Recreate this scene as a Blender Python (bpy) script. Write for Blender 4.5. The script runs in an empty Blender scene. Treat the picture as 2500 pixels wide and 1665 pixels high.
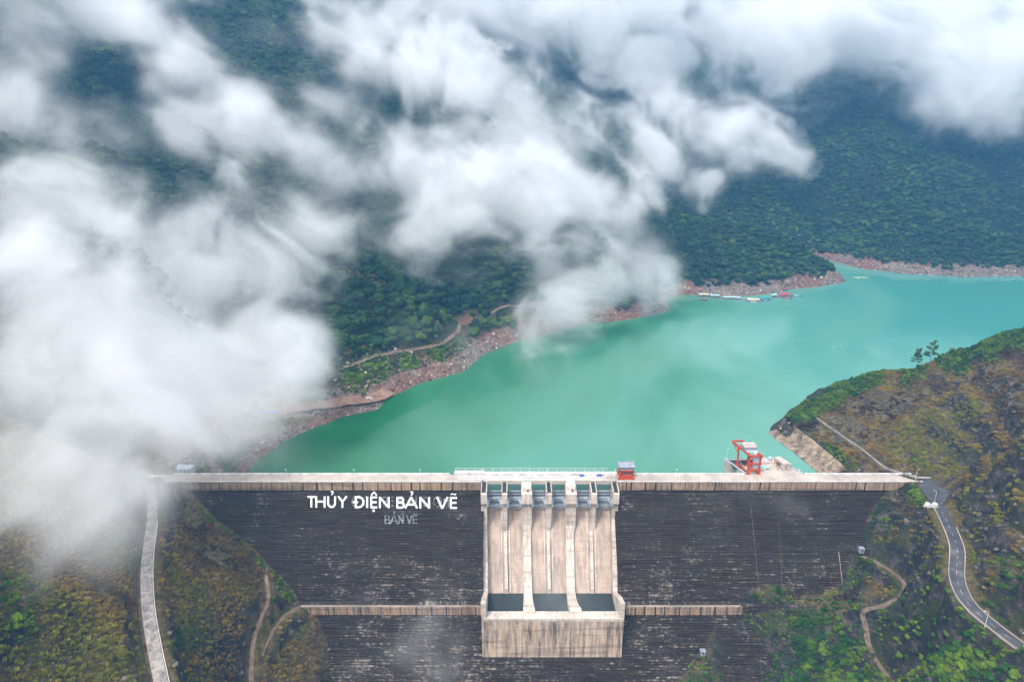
import bpy, bmesh, math, random
import numpy as np
from mathutils import Vector, Matrix

random.seed(7)
RNG = np.random.default_rng(7)
WITH_CLOUDS = True

# ------------------------------------------------------------------ camera, world, sun, exposure
scene = bpy.context.scene
COL = scene.collection
PITCH = math.radians(18.0)
CAM_H = 217.0
FPX = 1667.0
cam_data = bpy.data.cameras.new("camera")
cam_data.sensor_width = 36.0
cam_data.lens = 36.0 * FPX / 2500.0
cam_data.clip_start = 1.0
cam_data.clip_end = 20000.0
cam = bpy.data.objects.new("camera", cam_data)
cam.location = (0, 0, CAM_H)
cam.rotation_euler = (math.pi / 2 - PITCH, 0, 0)
COL.objects.link(cam)
scene.camera = cam

SUN_EL, SUN_AZ = math.radians(58), math.radians(215)
world = bpy.data.worlds.new("World")
scene.world = world
world.use_nodes = True
wn = world.node_tree
bg = wn.nodes["Background"]
sky = wn.nodes.new("ShaderNodeTexSky")
sky.sky_type = 'NISHITA'
sky.sun_disc = False
sky.sun_elevation = SUN_EL
sky.sun_rotation = SUN_AZ
sky.air_density = 1.0
sky.dust_density = 6.0
sky.ozone_density = 1.0
wmix = wn.nodes.new("ShaderNodeMixRGB")
wmix.inputs[0].default_value = 0.65
wmix.inputs[2].default_value = (11.0, 10.8, 10.7, 1)
wn.links.new(sky.outputs[0], wmix.inputs[1])
wn.links.new(wmix.outputs[0], bg.inputs[0])
bg.inputs[1].default_value = 0.092
sun_data = bpy.data.lights.new("sun", 'SUN')
sun_data.energy = 1.9
sun_data.angle = math.radians(14)
sun_data.color = (1.0, 0.96, 0.9)
sun = bpy.data.objects.new("sun", sun_data)
sun.rotation_euler = (math.pi / 2 - SUN_EL, 0, math.pi - SUN_AZ)
COL.objects.link(sun)
scene.view_settings.view_transform = 'Standard'
scene.view_settings.look = 'None'
scene.view_settings.exposure = 1.15
scene.view_settings.gamma = 1.0
scene.view_settings.use_curve_mapping = False
scene.cycles.use_denoising = True
scene.cycles.max_bounces = 16
scene.cycles.diffuse_bounces = 2
scene.cycles.glossy_bounces = 2
scene.cycles.transmission_bounces = 2
scene.cycles.transparent_max_bounces = 8
scene.cycles.volume_bounces = 14
scene.cycles.volume_max_steps = 256
scene.cycles.use_adaptive_sampling = True
scene.cycles.adaptive_threshold = 0.03

# ------------------------------------------------------------------ measuring helpers (photo coordinates 2354 wide)
K = 2500.0 / 2354.0
CP, SP = math.cos(PITCH), math.sin(PITCH)
def ray(px, py):
    u = (px - 1250.0) / FPX; v = (py - 832.5) / FPX
    return np.array([u, CP - v * SP, -SP - v * CP])
def W(px, py, z):
    r = ray(px, py); t = (z - CAM_H) / r[2]
    return np.array([r[0] * t, r[1] * t, z])
def D(dx, dy, z):
    return W(dx * K, dy * K, z)
FACE_S = 0.75
def F(px, py, off=0.0):
    """hit of a sight line with the plane of the upper stepped face"""
    # plane: Y = 382 - S*(-z-6)  ->  Y - S*z = 382 - S*... ;  Y = 386.5 + S*z
    r = ray(px, py)
    t = (386.5 + FACE_S * CAM_H) / (r[1] - FACE_S * r[2])
    return np.array([r[0] * t, r[1] * t - off * 0.8, CAM_H + r[2] * t + off * 0.6])
ZW = -8.5     # lake level

# ------------------------------------------------------------------ noise
_tab = np.random.default_rng(3).random(65536).astype(np.float32)
def _h2(ix, iy, s):
    return _tab[((ix * 73856093) ^ (iy * 19349663) ^ (s * 83492791)) & 65535]
def _h3(ix, iy, iz, s):
    return _tab[((ix * 73856093) ^ (iy * 19349663) ^ (iz * 83492791) ^ (s * 2654435)) & 65535]
def vn2(x, y, s=0):
    xf = np.floor(x); yf = np.floor(y); ix = xf.astype(np.int64); iy = yf.astype(np.int64)
    fx = x - xf; fy = y - yf; fx = fx * fx * (3 - 2 * fx); fy = fy * fy * (3 - 2 * fy)
    a = _h2(ix, iy, s); b = _h2(ix + 1, iy, s); c = _h2(ix, iy + 1, s); d = _h2(ix + 1, iy + 1, s)
    return (a + (b - a) * fx) * (1 - fy) + (c + (d - c) * fx) * fy
def fbm2(x, y, o=5, s=0, g=0.5):
    r = 0; a = 1; t = 0
    for i in range(o):
        r = r + a * vn2(x + i * 17.3, y - i * 9.1, s + i); t += a; a *= g
        x, y = (x * 1.6 + y * 1.2), (-x * 1.2 + y * 1.6)
    return r / t
def vn3(x, y, z, s=0):
    xf = np.floor(x); yf = np.floor(y); zf = np.floor(z)
    ix = xf.astype(np.int64); iy = yf.astype(np.int64); iz = zf.astype(np.int64)
    fx = (x - xf).astype(np.float32); fy = (y - yf).astype(np.float32); fz = (z - zf).astype(np.float32)
    fx = fx * fx * (3 - 2 * fx); fy = fy * fy * (3 - 2 * fy); fz = fz * fz * (3 - 2 * fz)
    def L(dz):
        a = _h3(ix, iy, iz + dz, s); b = _h3(ix + 1, iy, iz + dz, s); c = _h3(ix, iy + 1, iz + dz, s); d = _h3(ix + 1, iy + 1, iz + dz, s)
        return (a + (b - a) * fx) * (1 - fy) + (c + (d - c) * fx) * fy
    l0 = L(0)
    return l0 + (L(1) - l0) * fz
def sstep(a, b, x):
    t = np.clip((x - a) / (b - a), 0, 1)
    return t * t * (3 - 2 * t)

# ------------------------------------------------------------------ material helpers
def mat(name, rough=0.9, spec=0.3):
    m = bpy.data.materials.new(name); m.use_nodes = True
    nt = m.node_tree; b = nt.nodes["Principled BSDF"]
    b.inputs["Roughness"].default_value = rough
    b.inputs["Specular IOR Level"].default_value = spec
    return m, nt, b
class NB:
    def __init__(s, nt): s.nt = nt
    def n(s, t, **kw):
        x = s.nt.nodes.new(t)
        for k, v in kw.items(): setattr(x, k, v)
        return x
    def l(s, a, b): s.nt.links.new(a, b)
    def pos(s):
        return s.n("ShaderNodeNewGeometry").outputs["Position"]
    def scaled(s, src, sc, loc=(0, 0, 0)):
        m = s.n("ShaderNodeMapping"); m.inputs["Scale"].default_value = sc; m.inputs["Location"].default_value = loc
        s.l(src, m.inputs["Vector"]); return m.outputs[0]
    def noise(s, vec, scale=1.0, detail=4, rough=0.55, dist=0.0):
        x = s.n("ShaderNodeTexNoise"); x.inputs["Scale"].default_value = scale; x.inputs["Detail"].default_value = detail
        x.inputs["Roughness"].default_value = rough; x.inputs["Distortion"].default_value = dist
        s.l(vec, x.inputs["Vector"]); return x.outputs["Fac"]
    def ramp(s, fac, stops, interp='LINEAR'):
        r = s.n("ShaderNodeValToRGB"); r.color_ramp.interpolation = interp
        e = r.color_ramp.elements
        while len(e) < len(stops): e.new(0.5)
        for i, (p, c) in enumerate(stops):
            e[i].position = p
            e[i].color = (c, c, c, 1) if not isinstance(c, tuple) else (c[0], c[1], c[2], 1)
        s.l(fac, r.inputs[0]); return r.outputs[0]
    def mix(s, fac, a, b, mode='MIX'):
        m = s.n("ShaderNodeMixRGB", blend_type=mode)
        for i, v in ((0, fac), (1, a), (2, b)):
            if isinstance(v, (int, float)): m.inputs[i].default_value = v if i == 0 else (v, v, v, 1)
            elif isinstance(v, tuple): m.inputs[i].default_value = (v[0], v[1], v[2], 1)
            else: s.l(v, m.inputs[i])
        return m.outputs[0]
    def math(s, op, a, b=0.0):
        m = s.n("ShaderNodeMath", operation=op)
        for i, v in ((0, a), (1, b)):
            if isinstance(v, (int, float)): m.inputs[i].default_value = v
            else: s.l(v, m.inputs[i])
        return m.outputs[0]
    def bump(s, bsdf, h, strength=0.5, dist=0.3):
        b = s.n("ShaderNodeBump"); b.inputs["Strength"].default_value = strength; b.inputs["Distance"].default_value = dist
        s.l(h, b.inputs["Height"]); s.l(b.outputs[0], bsdf.inputs["Normal"])

def plain(name, col, rough=0.6, spec=0.3, metal=0.0, grime=0.25, gs=0.6):
    m, nt, b = mat(name, rough, spec); q = NB(nt)
    f = q.noise(q.pos(), gs, 5, 0.65)
    dark = tuple(c * (1 - grime) * 0.75 for c in col)
    q.l(q.mix(q.ramp(f, [(0.35, 0.0), (0.65, 1.0)]), dark, tuple(col)), b.inputs["Base Color"])
    b.inputs["Metallic"].default_value = metal
    return m

def concrete(name, light, dark, streak=1.0, sx=0.9, sz=0.06, lo=0.38, hi=0.62, lift=0.35):
    m, nt, b = mat(name, 0.92, 0.2); q = NB(nt); p = q.pos()
    vs = q.noise(q.scaled(p, (sx, sx * 0.3, sz)), 1.0, 6, 0.7)
    big = q.noise(p, 0.06, 3, 0.5)
    fine = q.noise(p, 0.9, 5, 0.7)
    f = q.math('ADD', q.math('MULTIPLY', vs, 0.6 * streak), q.math('ADD', q.math('MULTIPLY', big, 0.25), q.math('MULTIPLY', fine, 0.25)))
    f = q.math('DIVIDE', f, 0.6 * streak + 0.5)
    c = q.ramp(f, [(lo, dark), (hi, light)])
    # horizontal lift joints
    w = q.noise(q.scaled(p, (0.02, 0.02, 0.55)), 1.0, 2, 0.5)
    c = q.mix(q.ramp(w, [(0.40, lift), (0.47, 0.0)]), c, dark)
    q.l(c, b.inputs["Base Color"])
    q.bump(b, fine, 0.3, 0.15)
    return m

M = {}
M['tan'] = concrete('tan_concrete', (0.50, 0.345, 0.23), (0.075, 0.06, 0.05), 1.2)
M['pale'] = concrete('pale_concrete', (0.66, 0.57, 0.49), (0.20, 0.175, 0.155), 1.0, lo=0.33, hi=0.56)
M['chute'] = concrete('chute_concrete', (0.50, 0.395, 0.32), (0.19, 0.15, 0.13), 1.0, sx=0.40, sz=0.022, lo=0.34, hi=0.58, lift=0.12)
M['bucket'] = concrete('stained_concrete', (0.60, 0.46, 0.35), (0.07, 0.06, 0.055), 1.5, sx=0.55, sz=0.05, lo=0.36, hi=0.56)
M['deck'] = concrete('deck_concrete', (0.54, 0.47, 0.41), (0.24, 0.205, 0.185), 0.4, sx=0.12, sz=0.3, lo=0.35, hi=0.6)
M['white'] = plain('white_paint', (0.80, 0.80, 0.80), 0.6, grime=0.1)
M['parapet'] = plain('whitewashed_concrete', (0.78, 0.77, 0.75), 0.8, grime=0.25, gs=0.25)
M['dark'] = plain('dark_concrete', (0.045, 0.045, 0.05), 0.95)
M['red'] = plain('red_paint', (0.60, 0.085, 0.022), 0.5, grime=0.3)
M['steel'] = plain('grey_blue_steel', (0.42, 0.48, 0.56), 0.6, grime=0.3, gs=1.2)
M['steel2'] = plain('pale_blue_steel', (0.55, 0.60, 0.66), 0.6, grime=0.25)
M['greyroof'] = plain('grey_roof_sheet', (0.33, 0.35, 0.42), 0.5)
M['mint'] = plain('pale_green_roof', (0.62, 0.72, 0.58), 0.6, grime=0.1)
M['blue'] = plain('blue_tarp', (0.10, 0.20, 0.55), 0.5)
M['blueish'] = plain('light_blue_wall', (0.40, 0.50, 0.60), 0.6)
M['cream'] = plain('cream_roof', (0.72, 0.62, 0.45), 0.5)
M['yellow'] = plain('yellow_roof', (0.66, 0.66, 0.42), 0.5)
M['teal'] = plain('teal_roof', (0.03, 0.34, 0.34), 0.5)
M['aqua'] = plain('pale_aqua_roof', (0.40, 0.62, 0.60), 0.5)
M['redroof'] = plain('red_roof', (0.45, 0.05, 0.07), 0.5)
M['pink'] = plain('faded_pink_roof', (0.62, 0.50, 0.46), 0.6)
M['wood'] = plain('weathered_wood', (0.22, 0.17, 0.13), 0.9)
M['glass'] = plain('dark_glass', (0.03, 0.04, 0.05), 0.2, 0.5)
M['rubber'] = plain('tyre_rubber', (0.02, 0.02, 0.02), 0.9)
M['orange'] = plain('orange_paint', (0.6, 0.25, 0.04), 0.6)

def face_mat():
    m, nt, b = mat('blackened_stepped_concrete', 0.95, 0.15); q = NB(nt); p = q.pos()
    sep = q.n("ShaderNodeSeparateXYZ"); q.l(p, sep.inputs[0])
    rows = q.noise(q.scaled(p, (0.05, 0.0, 0.9)), 1.0, 7, 0.75)       # long horizontal streaks
    dash = q.noise(q.scaled(p, (0.42, 0.1, 1.25), (13, 5, 7)), 1.0, 5, 0.75)
    big = q.noise(q.scaled(p, (0.022, 0.03, 0.055)), 1.0, 6, 0.7, 0.3)
    vert = q.noise(q.scaled(p, (0.09, 0.02, 0.012), (3, 0, 0)), 1.0, 4, 0.6)
    base = q.ramp(rows, [(0.33, (0.018, 0.011, 0.007)), (0.55, (0.042, 0.029, 0.021)), (0.75, (0.092, 0.068, 0.051))])
    patch = q.ramp(q.math('ADD', q.math('MULTIPLY', big, 0.7), q.math('MULTIPLY', vert, 0.5)), [(0.50, 0.0), (0.78, 1.0)])
    # more pale lime low on each face (near the berm) and by the spillway
    low = q.ramp(q.math('DIVIDE', q.math('MULTIPLY', sep.outputs['Z'], -1.0), 100.0), [(0.30, 0.0), (0.57, 0.55), (0.64, 0.3), (0.9, 0.55)])
    thr = q.math('SUBTRACT', 0.640, q.math('ADD', q.math('MULTIPLY', patch, 0.11), q.math('MULTIPLY', low, 0.09)))
    d = q.math('MULTIPLY', q.math('SUBTRACT', q.math('ADD', q.math('MULTIPLY', dash, 0.65), q.math('MULTIPLY', rows, 0.4)), thr), 9.0)
    d = q.n("ShaderNodeClamp"), d
    q.l(d[1], d[0].inputs[0])
    c = q.mix(q.math('MULTIPLY', d[0].outputs[0], 0.75), base, (0.33, 0.29, 0.25))
    br = q.ramp(big, [(0.45, 0.0), (0.7, 0.55)])
    c = q.mix(br, c, (0.060, 0.053, 0.045), 'MIX')
    c = q.mix(q.math('MULTIPLY', d[0].outputs[0], 0.6), c, (0.33, 0.29, 0.25))
    q.l(c, b.inputs["Base Color"])
    return m
M['face'] = face_mat()

# ------------------------------------------------------------------ mesh helpers
def link_mesh(name, verts, faces, m=None, parent=None, smooth=False):
    me = bpy.data.meshes.new(name)
    me.from_pydata([tuple(map(float, v)) for v in verts], [], faces)
    if m: me.materials.append(m)
    if smooth: me.polygons.foreach_set('use_smooth', [True] * len(me.polygons))
    me.update()
    o = bpy.data.objects.new(name, me); COL.objects.link(o)
    if parent is not None: o.parent = parent
    return o
def fix_normals(o):
    bm = bmesh.new(); bm.from_mesh(o.data); bmesh.ops.recalc_face_normals(bm, faces=bm.faces); bm.to_mesh(o.data); bm.free()
class MB:
    """collects shapes for ONE mesh object"""
    def __init__(s): s.v = []; s.f = []
    def add(s, vs, fs):
        b = len(s.v); s.v += [tuple(map(float, v)) for v in vs]; s.f += [tuple(i + b for i in f) for f in fs]
    def box(s, x0, x1, y0, y1, z0, z1):
        s.add([(x0, y0, z0), (x1, y0, z0), (x1, y1, z0), (x0, y1, z0), (x0, y0, z1), (x1, y0, z1), (x1, y1, z1), (x0, y1, z1)],
              [(0, 3, 2, 1), (4, 5, 6, 7), (0, 1, 5, 4), (1, 2, 6, 5), (2, 3, 7, 6), (3, 0, 4, 7)]); return s
    def bar(s, a, b, w, h=None, n=4):
        a = Vector(a); b = Vector(b); d = (b - a); L = d.length
        if L < 1e-6: return s
        h = h or w; d.normalize()
        up = Vector((0, 0, 1)) if abs(d.z) < 0.95 else Vector((0, 1, 0))
        r = d.cross(up).normalized(); u = r.cross(d).normalized()
        ring = []
        for P in (a, b):
            for k in range(n):
                t = math.tau * (k + 0.5) / n; q = 1.0 / math.cos(math.pi / n) if n == 4 else 1.0
                ring.append(P + r * (math.cos(t) * w / 2 * q) + u * (math.sin(t) * h / 2 * q))
        fs = [(k, (k + 1) % n, n + (k + 1) % n, n + k) for k in range(n)]
        fs += [tuple(range(n))[::-1], tuple(range(n, 2 * n))]
        s.add(ring, fs); return s
    def cyl(s, c, r, z0, z1, n=12, r2=None):
        r2 = r if r2 is None else r2
        vs = [(c[0] + r * math.cos(math.tau * k / n), c[1] + r * math.sin(math.tau * k / n), z0) for k in range(n)]
        vs += [(c[0] + r2 * math.cos(math.tau * k / n), c[1] + r2 * math.sin(math.tau * k / n), z1) for k in range(n)]
        s.add(vs, [(k, (k + 1) % n, n + (k + 1) % n, n + k) for k in range(n)] + [tuple(range(n))[::-1], tuple(range(n, 2 * n))]); return s
    def ext(s, prof, x0, x1, warp=None):
        """profile [(y,z)..] extruded along x"""
        n = len(prof)
        vs = [(x0, y, z) for y, z in prof] + [(x1, y, z) for y, z in prof]
        if warp: vs = [warp(v) for v in vs]
        s.add(vs, [(k, (k + 1) % n, n + (k + 1) % n, n + k) for k in range(n)] + [tuple(range(n))[::-1], tuple(range(n, 2 * n))]); return s
    def build(s, name, m, parent=None, recalc=True):
        o = link_mesh(name, s.v, s.f, m, parent)
        if recalc: fix_normals(o)
        return o
def thing(name, label, cat, loc=(0, 0, 0), rz=0.0, group=None):
    o = bpy.data.objects.new(name, None); COL.objects.link(o)
    o.location = loc; o.rotation_euler = (0, 0, rz); o['label'] = label; o['category'] = cat
    if group: o['group'] = group
    o.empty_display_size = 1
    return o
def tag(o, label=None, cat=None, group=None, kind=None):
    if label: o['label'] = label
    if cat: o['category'] = cat
    if group: o['group'] = group
    if kind: o['kind'] = kind
    return o
def dup(root, loc=None, rz=None, scale=None, label=None):
    r = root.copy(); COL.objects.link(r)
    if loc is not None: r.location = loc
    if rz is not None: r.rotation_euler = (0, 0, rz)
    if scale is not None: r.scale = scale
    if label: r['label'] = label
    for ch in list(root.children):
        c = ch.copy(); COL.objects.link(c); c.parent = r
        for g in list(ch.children):
            d = g.copy(); COL.objects.link(d); d.parent = c
    return r

# ------------------------------------------------------------------ terrain field
def rbf_fit(P, c=12.0):
    P = np.array(P, float); n = len(P)
    A = np.sqrt(((P[:, None, :2] - P[None, :, :2]) ** 2).sum(-1) + c * c)
    B = np.hstack([np.ones((n, 1)), P[:, :2] / 100.0])
    S = np.zeros((n + 3, n + 3)); S[:n, :n] = A; S[:n, n:] = B; S[n:, :n] = B.T
    S[:n, :n] -= np.eye(n) * 1.5
    w = np.linalg.solve(S, np.concatenate([P[:, 2], np.zeros(3)]))
    def ev(x, y):
        r = w[n] + w[n + 1] * x / 100 + w[n + 2] * y / 100
        for i in range(n):
            r = r + w[i] * np.sqrt((x - P[i, 0]) ** 2 + (y - P[i, 1]) ** 2 + c * c)
        return r
    return ev
def fp(dx, dy, up=1.0):
    q = F(dx * K, dy * K); return (q[0], q[1], q[2] + up)
def lowface(dx, dy, up=1.0):
    px, py = dx * K, dy * K; r = ray(px, py)
    t = (388.5 + 0.75 * CAM_H) / (r[1] + 0 * 0.75 - 0.75 * r[2])
    return (r[0] * t, r[1] * t, CAM_H + r[2] * t + up)

ROAD_R = [(2112, 1103, 0.0), (2135, 1125, -0.5), (2158, 1160, -1.5), (2182, 1210, -2.5), (2200, 1260, -4), (2200, 1330, -6), (2225, 1385, -8), (2280, 1435, -10), (2354, 1490, -12), (2460, 1560, -14)]
ROAD_L = [(345, 1112, 0.3), (350, 1150, -0.5), (349, 1200, -2), (337, 1300, -6), (340, 1400, -10), (356, 1500, -14), (370, 1568, -17), (392, 1680, -21)]
TRACK_R = [(1968, 1272, -38), (2010, 1290, -39), (2055, 1318, -41), (2080, 1345, -43), (2072, 1370, -46), (2030, 1392, -50), (1985, 1405, -54), (1990, 1440, -60), (2000, 1490, -67), (2030, 1540, -73), (2080, 1600, -78)]
TRACK_L1 = [(690, 1393, -59.5), (650, 1420, -60), (618, 1465, -62), (596, 1520, -66), (590, 1600, -72)]
TRACK_L2 = [(612, 1325, -42), (617, 1380, -48), (600, 1420, -53), (582, 1480, -59), (578, 1540, -65), (576, 1600, -70)]
PATHW = [(1878, 963, 2.4), (1935, 1003, 1.8), (1985, 1037, 1.4), (2020, 1066, 1.0), (2045, 1080, 0.7), (2112, 1100, 0.2)]
LP = [D(*p) for p in ROAD_L] + [D(*p) for p in TRACK_L1] + [D(*p) for p in TRACK_L2]
LP += [fp(430, 1127), fp(470, 1176), fp(515, 1212), fp(560, 1247), fp(610, 1302), fp(690, 1387, 0.5), lowface(740, 1430), lowface(752, 1480), lowface(765, 1560), lowface(775, 1650)]
LP += [D(*p) for p in [(420, 1200, -14), (420, 1300, -17), (480, 1300, -25), (500, 1400, -36), (430, 1400, -22), (440, 1500, -32), (510, 1500, -48), (430, 1568, -33), (520, 1568, -56),
                       (200, 1300, 8), (200, 1450, 4), (220, 1568, -4), (0, 1500, 22), (0, 1300, 34), (100, 1200, 30), (250, 1180, 9), (0, 1568, 18), (100, 1400, 20), (-100, 1400, 45), (-150, 1200, 60), (-150, 1600, 35),
                       (680, 1500, -76), (680, 1568, -80), (650, 1480, -70)]]
LP += [(-213, 395, 0.3), (-245, 395, 1), (-300, 400, 28), (-400, 400, 80), (-230, 420, 2), (-190, 405, -3), (-50, 250, -125), (0, 320, -125), (-60, 200, -128), (-250, 100, 20), (-100, 120, -70), (-60, 60, -100), (-100, 200, -90)]
lrbf = rbf_fit(LP)

RP = [D(*p) for p in ROAD_R] + [D(*p) for p in TRACK_R]
RP += [D(*p) for p in [(2190, 1128, 0.0), (2160, 1098, 0.0), (2185, 1150, 0.5)]]
RP += [fp(2085, 1118), fp(2030, 1162), fp(1995, 1215), fp(1972, 1262), fp(1950, 1300), fp(1940, 1368), D(1880, 1382, -58.5), D(1800, 1385, -58.5), D(1740, 1384, -58),
       lowface(1700, 1415), lowface(1650, 1450), lowface(1632, 1490), lowface(1575, 1540), lowface(1540, 1580), lowface(1500, 1640)]
RP += [D(*p) for p in [(2080, 1180, -9), (2130, 1250, -9), (2050, 1200, -16), (2040, 1230, -24), (2100, 1290, -22), (2140, 1330, -18), (2010, 1340, -47), (2150, 1400, -26),
                       (2000, 1300, -41), (1850, 1430, -66), (1750, 1430, -68), (1720, 1480, -80), (1850, 1500, -78), (1920, 1430, -60), (1920, 1520, -78), (2080, 1450, -42), (2120, 1520, -36), (2200, 1450, -20), (2250, 1530, -20), (2354, 1568, -18), (2460, 1640, -24), (2300, 1600, -24), (1800, 1568, -92), (1700, 1568, -97),
                       (2260, 1340, 2), (2354, 1400, -3), (2354, 1300, 8), (2290, 1270, 6), (2354, 1200, 22), (2290, 1180, 12), (2240, 1200, 4), (2354, 1100, 38), (2280, 1080, 22), (2230, 1080, 7), (2354, 1000, 50),
                       (2250, 1000, 24), (2150, 1030, 6), (1885, 965, 2.2), (1940, 1005, 1.6), (2000, 1048, 1), (2060, 1082, 0.5), (1950, 940, 5), (2000, 920, 9), (2100, 950, 12), (2200, 900, 26), (2300, 880, 42), (2354, 850, 50), (2460, 900, 66), (2460, 1100, 70), (2460, 1300, 40),
                       (1840, 955, 1), (1855, 920, 0), (1900, 884, 4), (2000, 864, 11), (2100, 848, 16), (2170, 828, 20), (2250, 802, 30), (2354, 755, 46), (2460, 735, 62),
                       (1818, 975, 0.0), (1870, 1012, -0.2), (1950, 1080, -0.5), (1766, 995, -9.5), (1786, 966, -12), (1806, 946, -12), (1826, 922, -12), (1825, 1040, -9.5), (1888, 1093, -9.5)]]
for dx, dy, z, back in [(1855, 920, 0, 14), (1900, 884, 4, 16), (2000, 864, 11, 26), (2100, 848, 16, 34), (2170, 828, 20, 40), (2250, 802, 30, 55), (2354, 755, 46, 80), (2460, 735, 62, 100)]:
    q = D(dx, dy, z); d = np.array([q[0], q[1]]); d /= np.linalg.norm(d)
    RP.append((q[0] + d[0] * back, q[1] + d[1] * back, -14))
RP += [(185, 410, -22), (175, 440, -26), (170, 480, -26), (264, 392, 1.0), (232, 395, -0.4), (60, 320, -130), (60, 250, -130), (100, 200, -125), (150, 150, -85), (200, 180, -45), (260, 160, -10), (320, 220, 15)]
rrbf = rbf_fit(RP)

def DP(pts, z=ZW):  # pts in full photo pixels
    return [tuple(W(a, b, z)[:2]) for a, b in pts]
SHORE = [(-169, 391)] + DP([(648, 1120), (690, 1078), (765, 1046), (839, 1017), (924, 1000), (940, 977), (1020, 937), (1131, 908), (1180, 866), (1243, 840), (1340, 812), (1434, 788), (1487, 787), (1558, 776), (1636, 758), (1626, 728), (1672, 719), (1782, 725), (1851, 721), (1940, 706), (2000, 700), (2062, 690)])
i0 = W(2052, 672, ZW); SHORE += [(i0[0] + 6, i0[1] + 10), (i0[0] - 30, i0[1] + 60), (i0[0] - 120, i0[1] + 130)]
SHORE += DP([(1990, 634), (2045, 641), (2100, 655), (2200, 668), (2350, 676), (2500, 674), (2800, 672), (3400, 668)])
SHORE += [(1900, 760), (1200, 800), (900, 770), (600, 700), (430, 640), (330, 580), (262, 530), (222, 500), (200, 470), (200, 430), (203, 391)]
SHORE = np.array(SHORE)
def DY(dx, dy, Y):
    r = ray(dx * K, dy * K); t = Y / r[1]
    return np.array([r[0] * t, Y, CAM_H + r[2] * t])
VALLEYS = [[DY(1965, 606, 1035), DY(1900, 560, 1180), DY(1850, 515, 1260), DY(1790, 450, 1350), DY(1735, 385, 1430), DY(1660, 290, 1550), DY(1560, 190, 1700)],
           [DY(1500, 640, 960), DY(1440, 560, 1020), DY(1400, 480, 1090), DY(1330, 380, 1180), DY(1290, 260, 1300), DY(1250, 140, 1420)],
           [DY(1080, 770, 720), DY(1060, 690, 760), DY(1010, 600, 830), DY(980, 480, 920), DY(930, 350, 1030), DY(880, 200, 1170)],
           [DY(2330, 618, 1140), DY(2300, 560, 1200), DY(2330, 480, 1300), DY(2290, 400, 1420), DY(2200, 310, 1560), DY(2120, 200, 1720)],
           [DY(640, 880, 560), DY(560, 760, 620), DY(520, 600, 720), DY(420, 480, 820), DY(330, 300, 960)],
           [(1500, 1150, 0), (1560, 1400, 90), (1500, 1800, 260), (1650, 2300, 380)]]

def segdist(x, y, a, b):
    ax, ay = a[0], a[1]; bx, by = b[0] - ax, b[1] - ay
    L = bx * bx + by * by + 1e-9
    t = np.clip(((x - ax) * bx + (y - ay) * by) / L, 0, 1)
    return np.hypot(x - ax - t * bx, y - ay - t * by), t
def lake_sd(x, y):
    """signed distance to the waterline, positive on land"""
    d = np.full(np.shape(x), 1e9); inside = np.zeros(np.shape(x), bool)
    n = len(SHORE)
    for i in range(n):
        a = SHORE[i]; b = SHORE[(i + 1) % n]
        if i < n - 1:
            dd, _ = segdist(x, y, a, b); d = np.minimum(d, dd)
        c = ((a[1] > y) != (b[1] > y)) & (x < (b[0] - a[0]) * (y - a[1]) / (b[1] - a[1] + 1e-12) + a[0])
        inside ^= c
    return np.where(inside, -d, d)
def mountain_h(x, y):
    wx = x + 30 * (fbm2(x / 140, y / 140, 3, 11) - 0.5); wy = y + 30 * (fbm2(x / 140 + 9, y / 140, 3, 17) - 0.5)
    sd0 = lake_sd(x, y)
    sd = lake_sd(wx, wy)
    k = sstep(15, 90, np.abs(sd0)); sd = sd0 * (1 - k) + sd * k
    beach = 1 - sstep(490, 560, y); beach = beach * sstep(120, -60, x)
    w1 = 4 + 52 * beach; s1 = 0.75 - 0.53 * beach
    land = np.where(sd < w1, s1 * sd, s1 * w1 + 0.66 * (sd - w1))
    h = ZW + np.where(sd > 0, land, sd * 0.6)
    for V in VALLEYS:
        for a, b in zip(V[:-1], V[1:]):
            dd, t = segdist(wx, wy, a, b)
            hv = a[2] + (b[2] - a[2]) * t + 0.74 * dd
            k = 14.0; e = np.clip(0.5 + 0.5 * (hv - h) / k, 0, 1)
            h = np.where(sd > 8, hv * (1 - e) + h * e - k * e * (1 - e), h)
    amp = sstep(10, 160, sd)
    rid = 1 - np.abs(2 * fbm2(x / 170 + 3, y / 170, 5, 31) - 1)
    h = h + amp * (78 * (rid - 0.78) + 34 * (fbm2(x / 55, y / 55, 4, 41) - 0.5))
    h = h + np.clip(sd, 0, 6) / 6 * 3.0 * (fbm2(x / 9, y / 9, 4, 51) - 0.5)
    return h, sd0
def carve(h, x, y, pts, win, wout, lower=0.12):
    P = [D(*p) for p in pts]
    for a, b in zip(P[:-1], P[1:]):
        m = (x > min(a[0], b[0]) - wout) & (x < max(a[0], b[0]) + wout) & (y > min(a[1], b[1]) - wout) & (y < max(a[1], b[1]) + wout)
        if not np.any(m): continue
        dd, t = segdist(x[m], y[m], a, b); z = a[2] + (b[2] - a[2]) * t - lower
        k = 1 - sstep(win, wout, dd); h[m] = h[m] * (1 - k) + z * k
    return h
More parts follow.
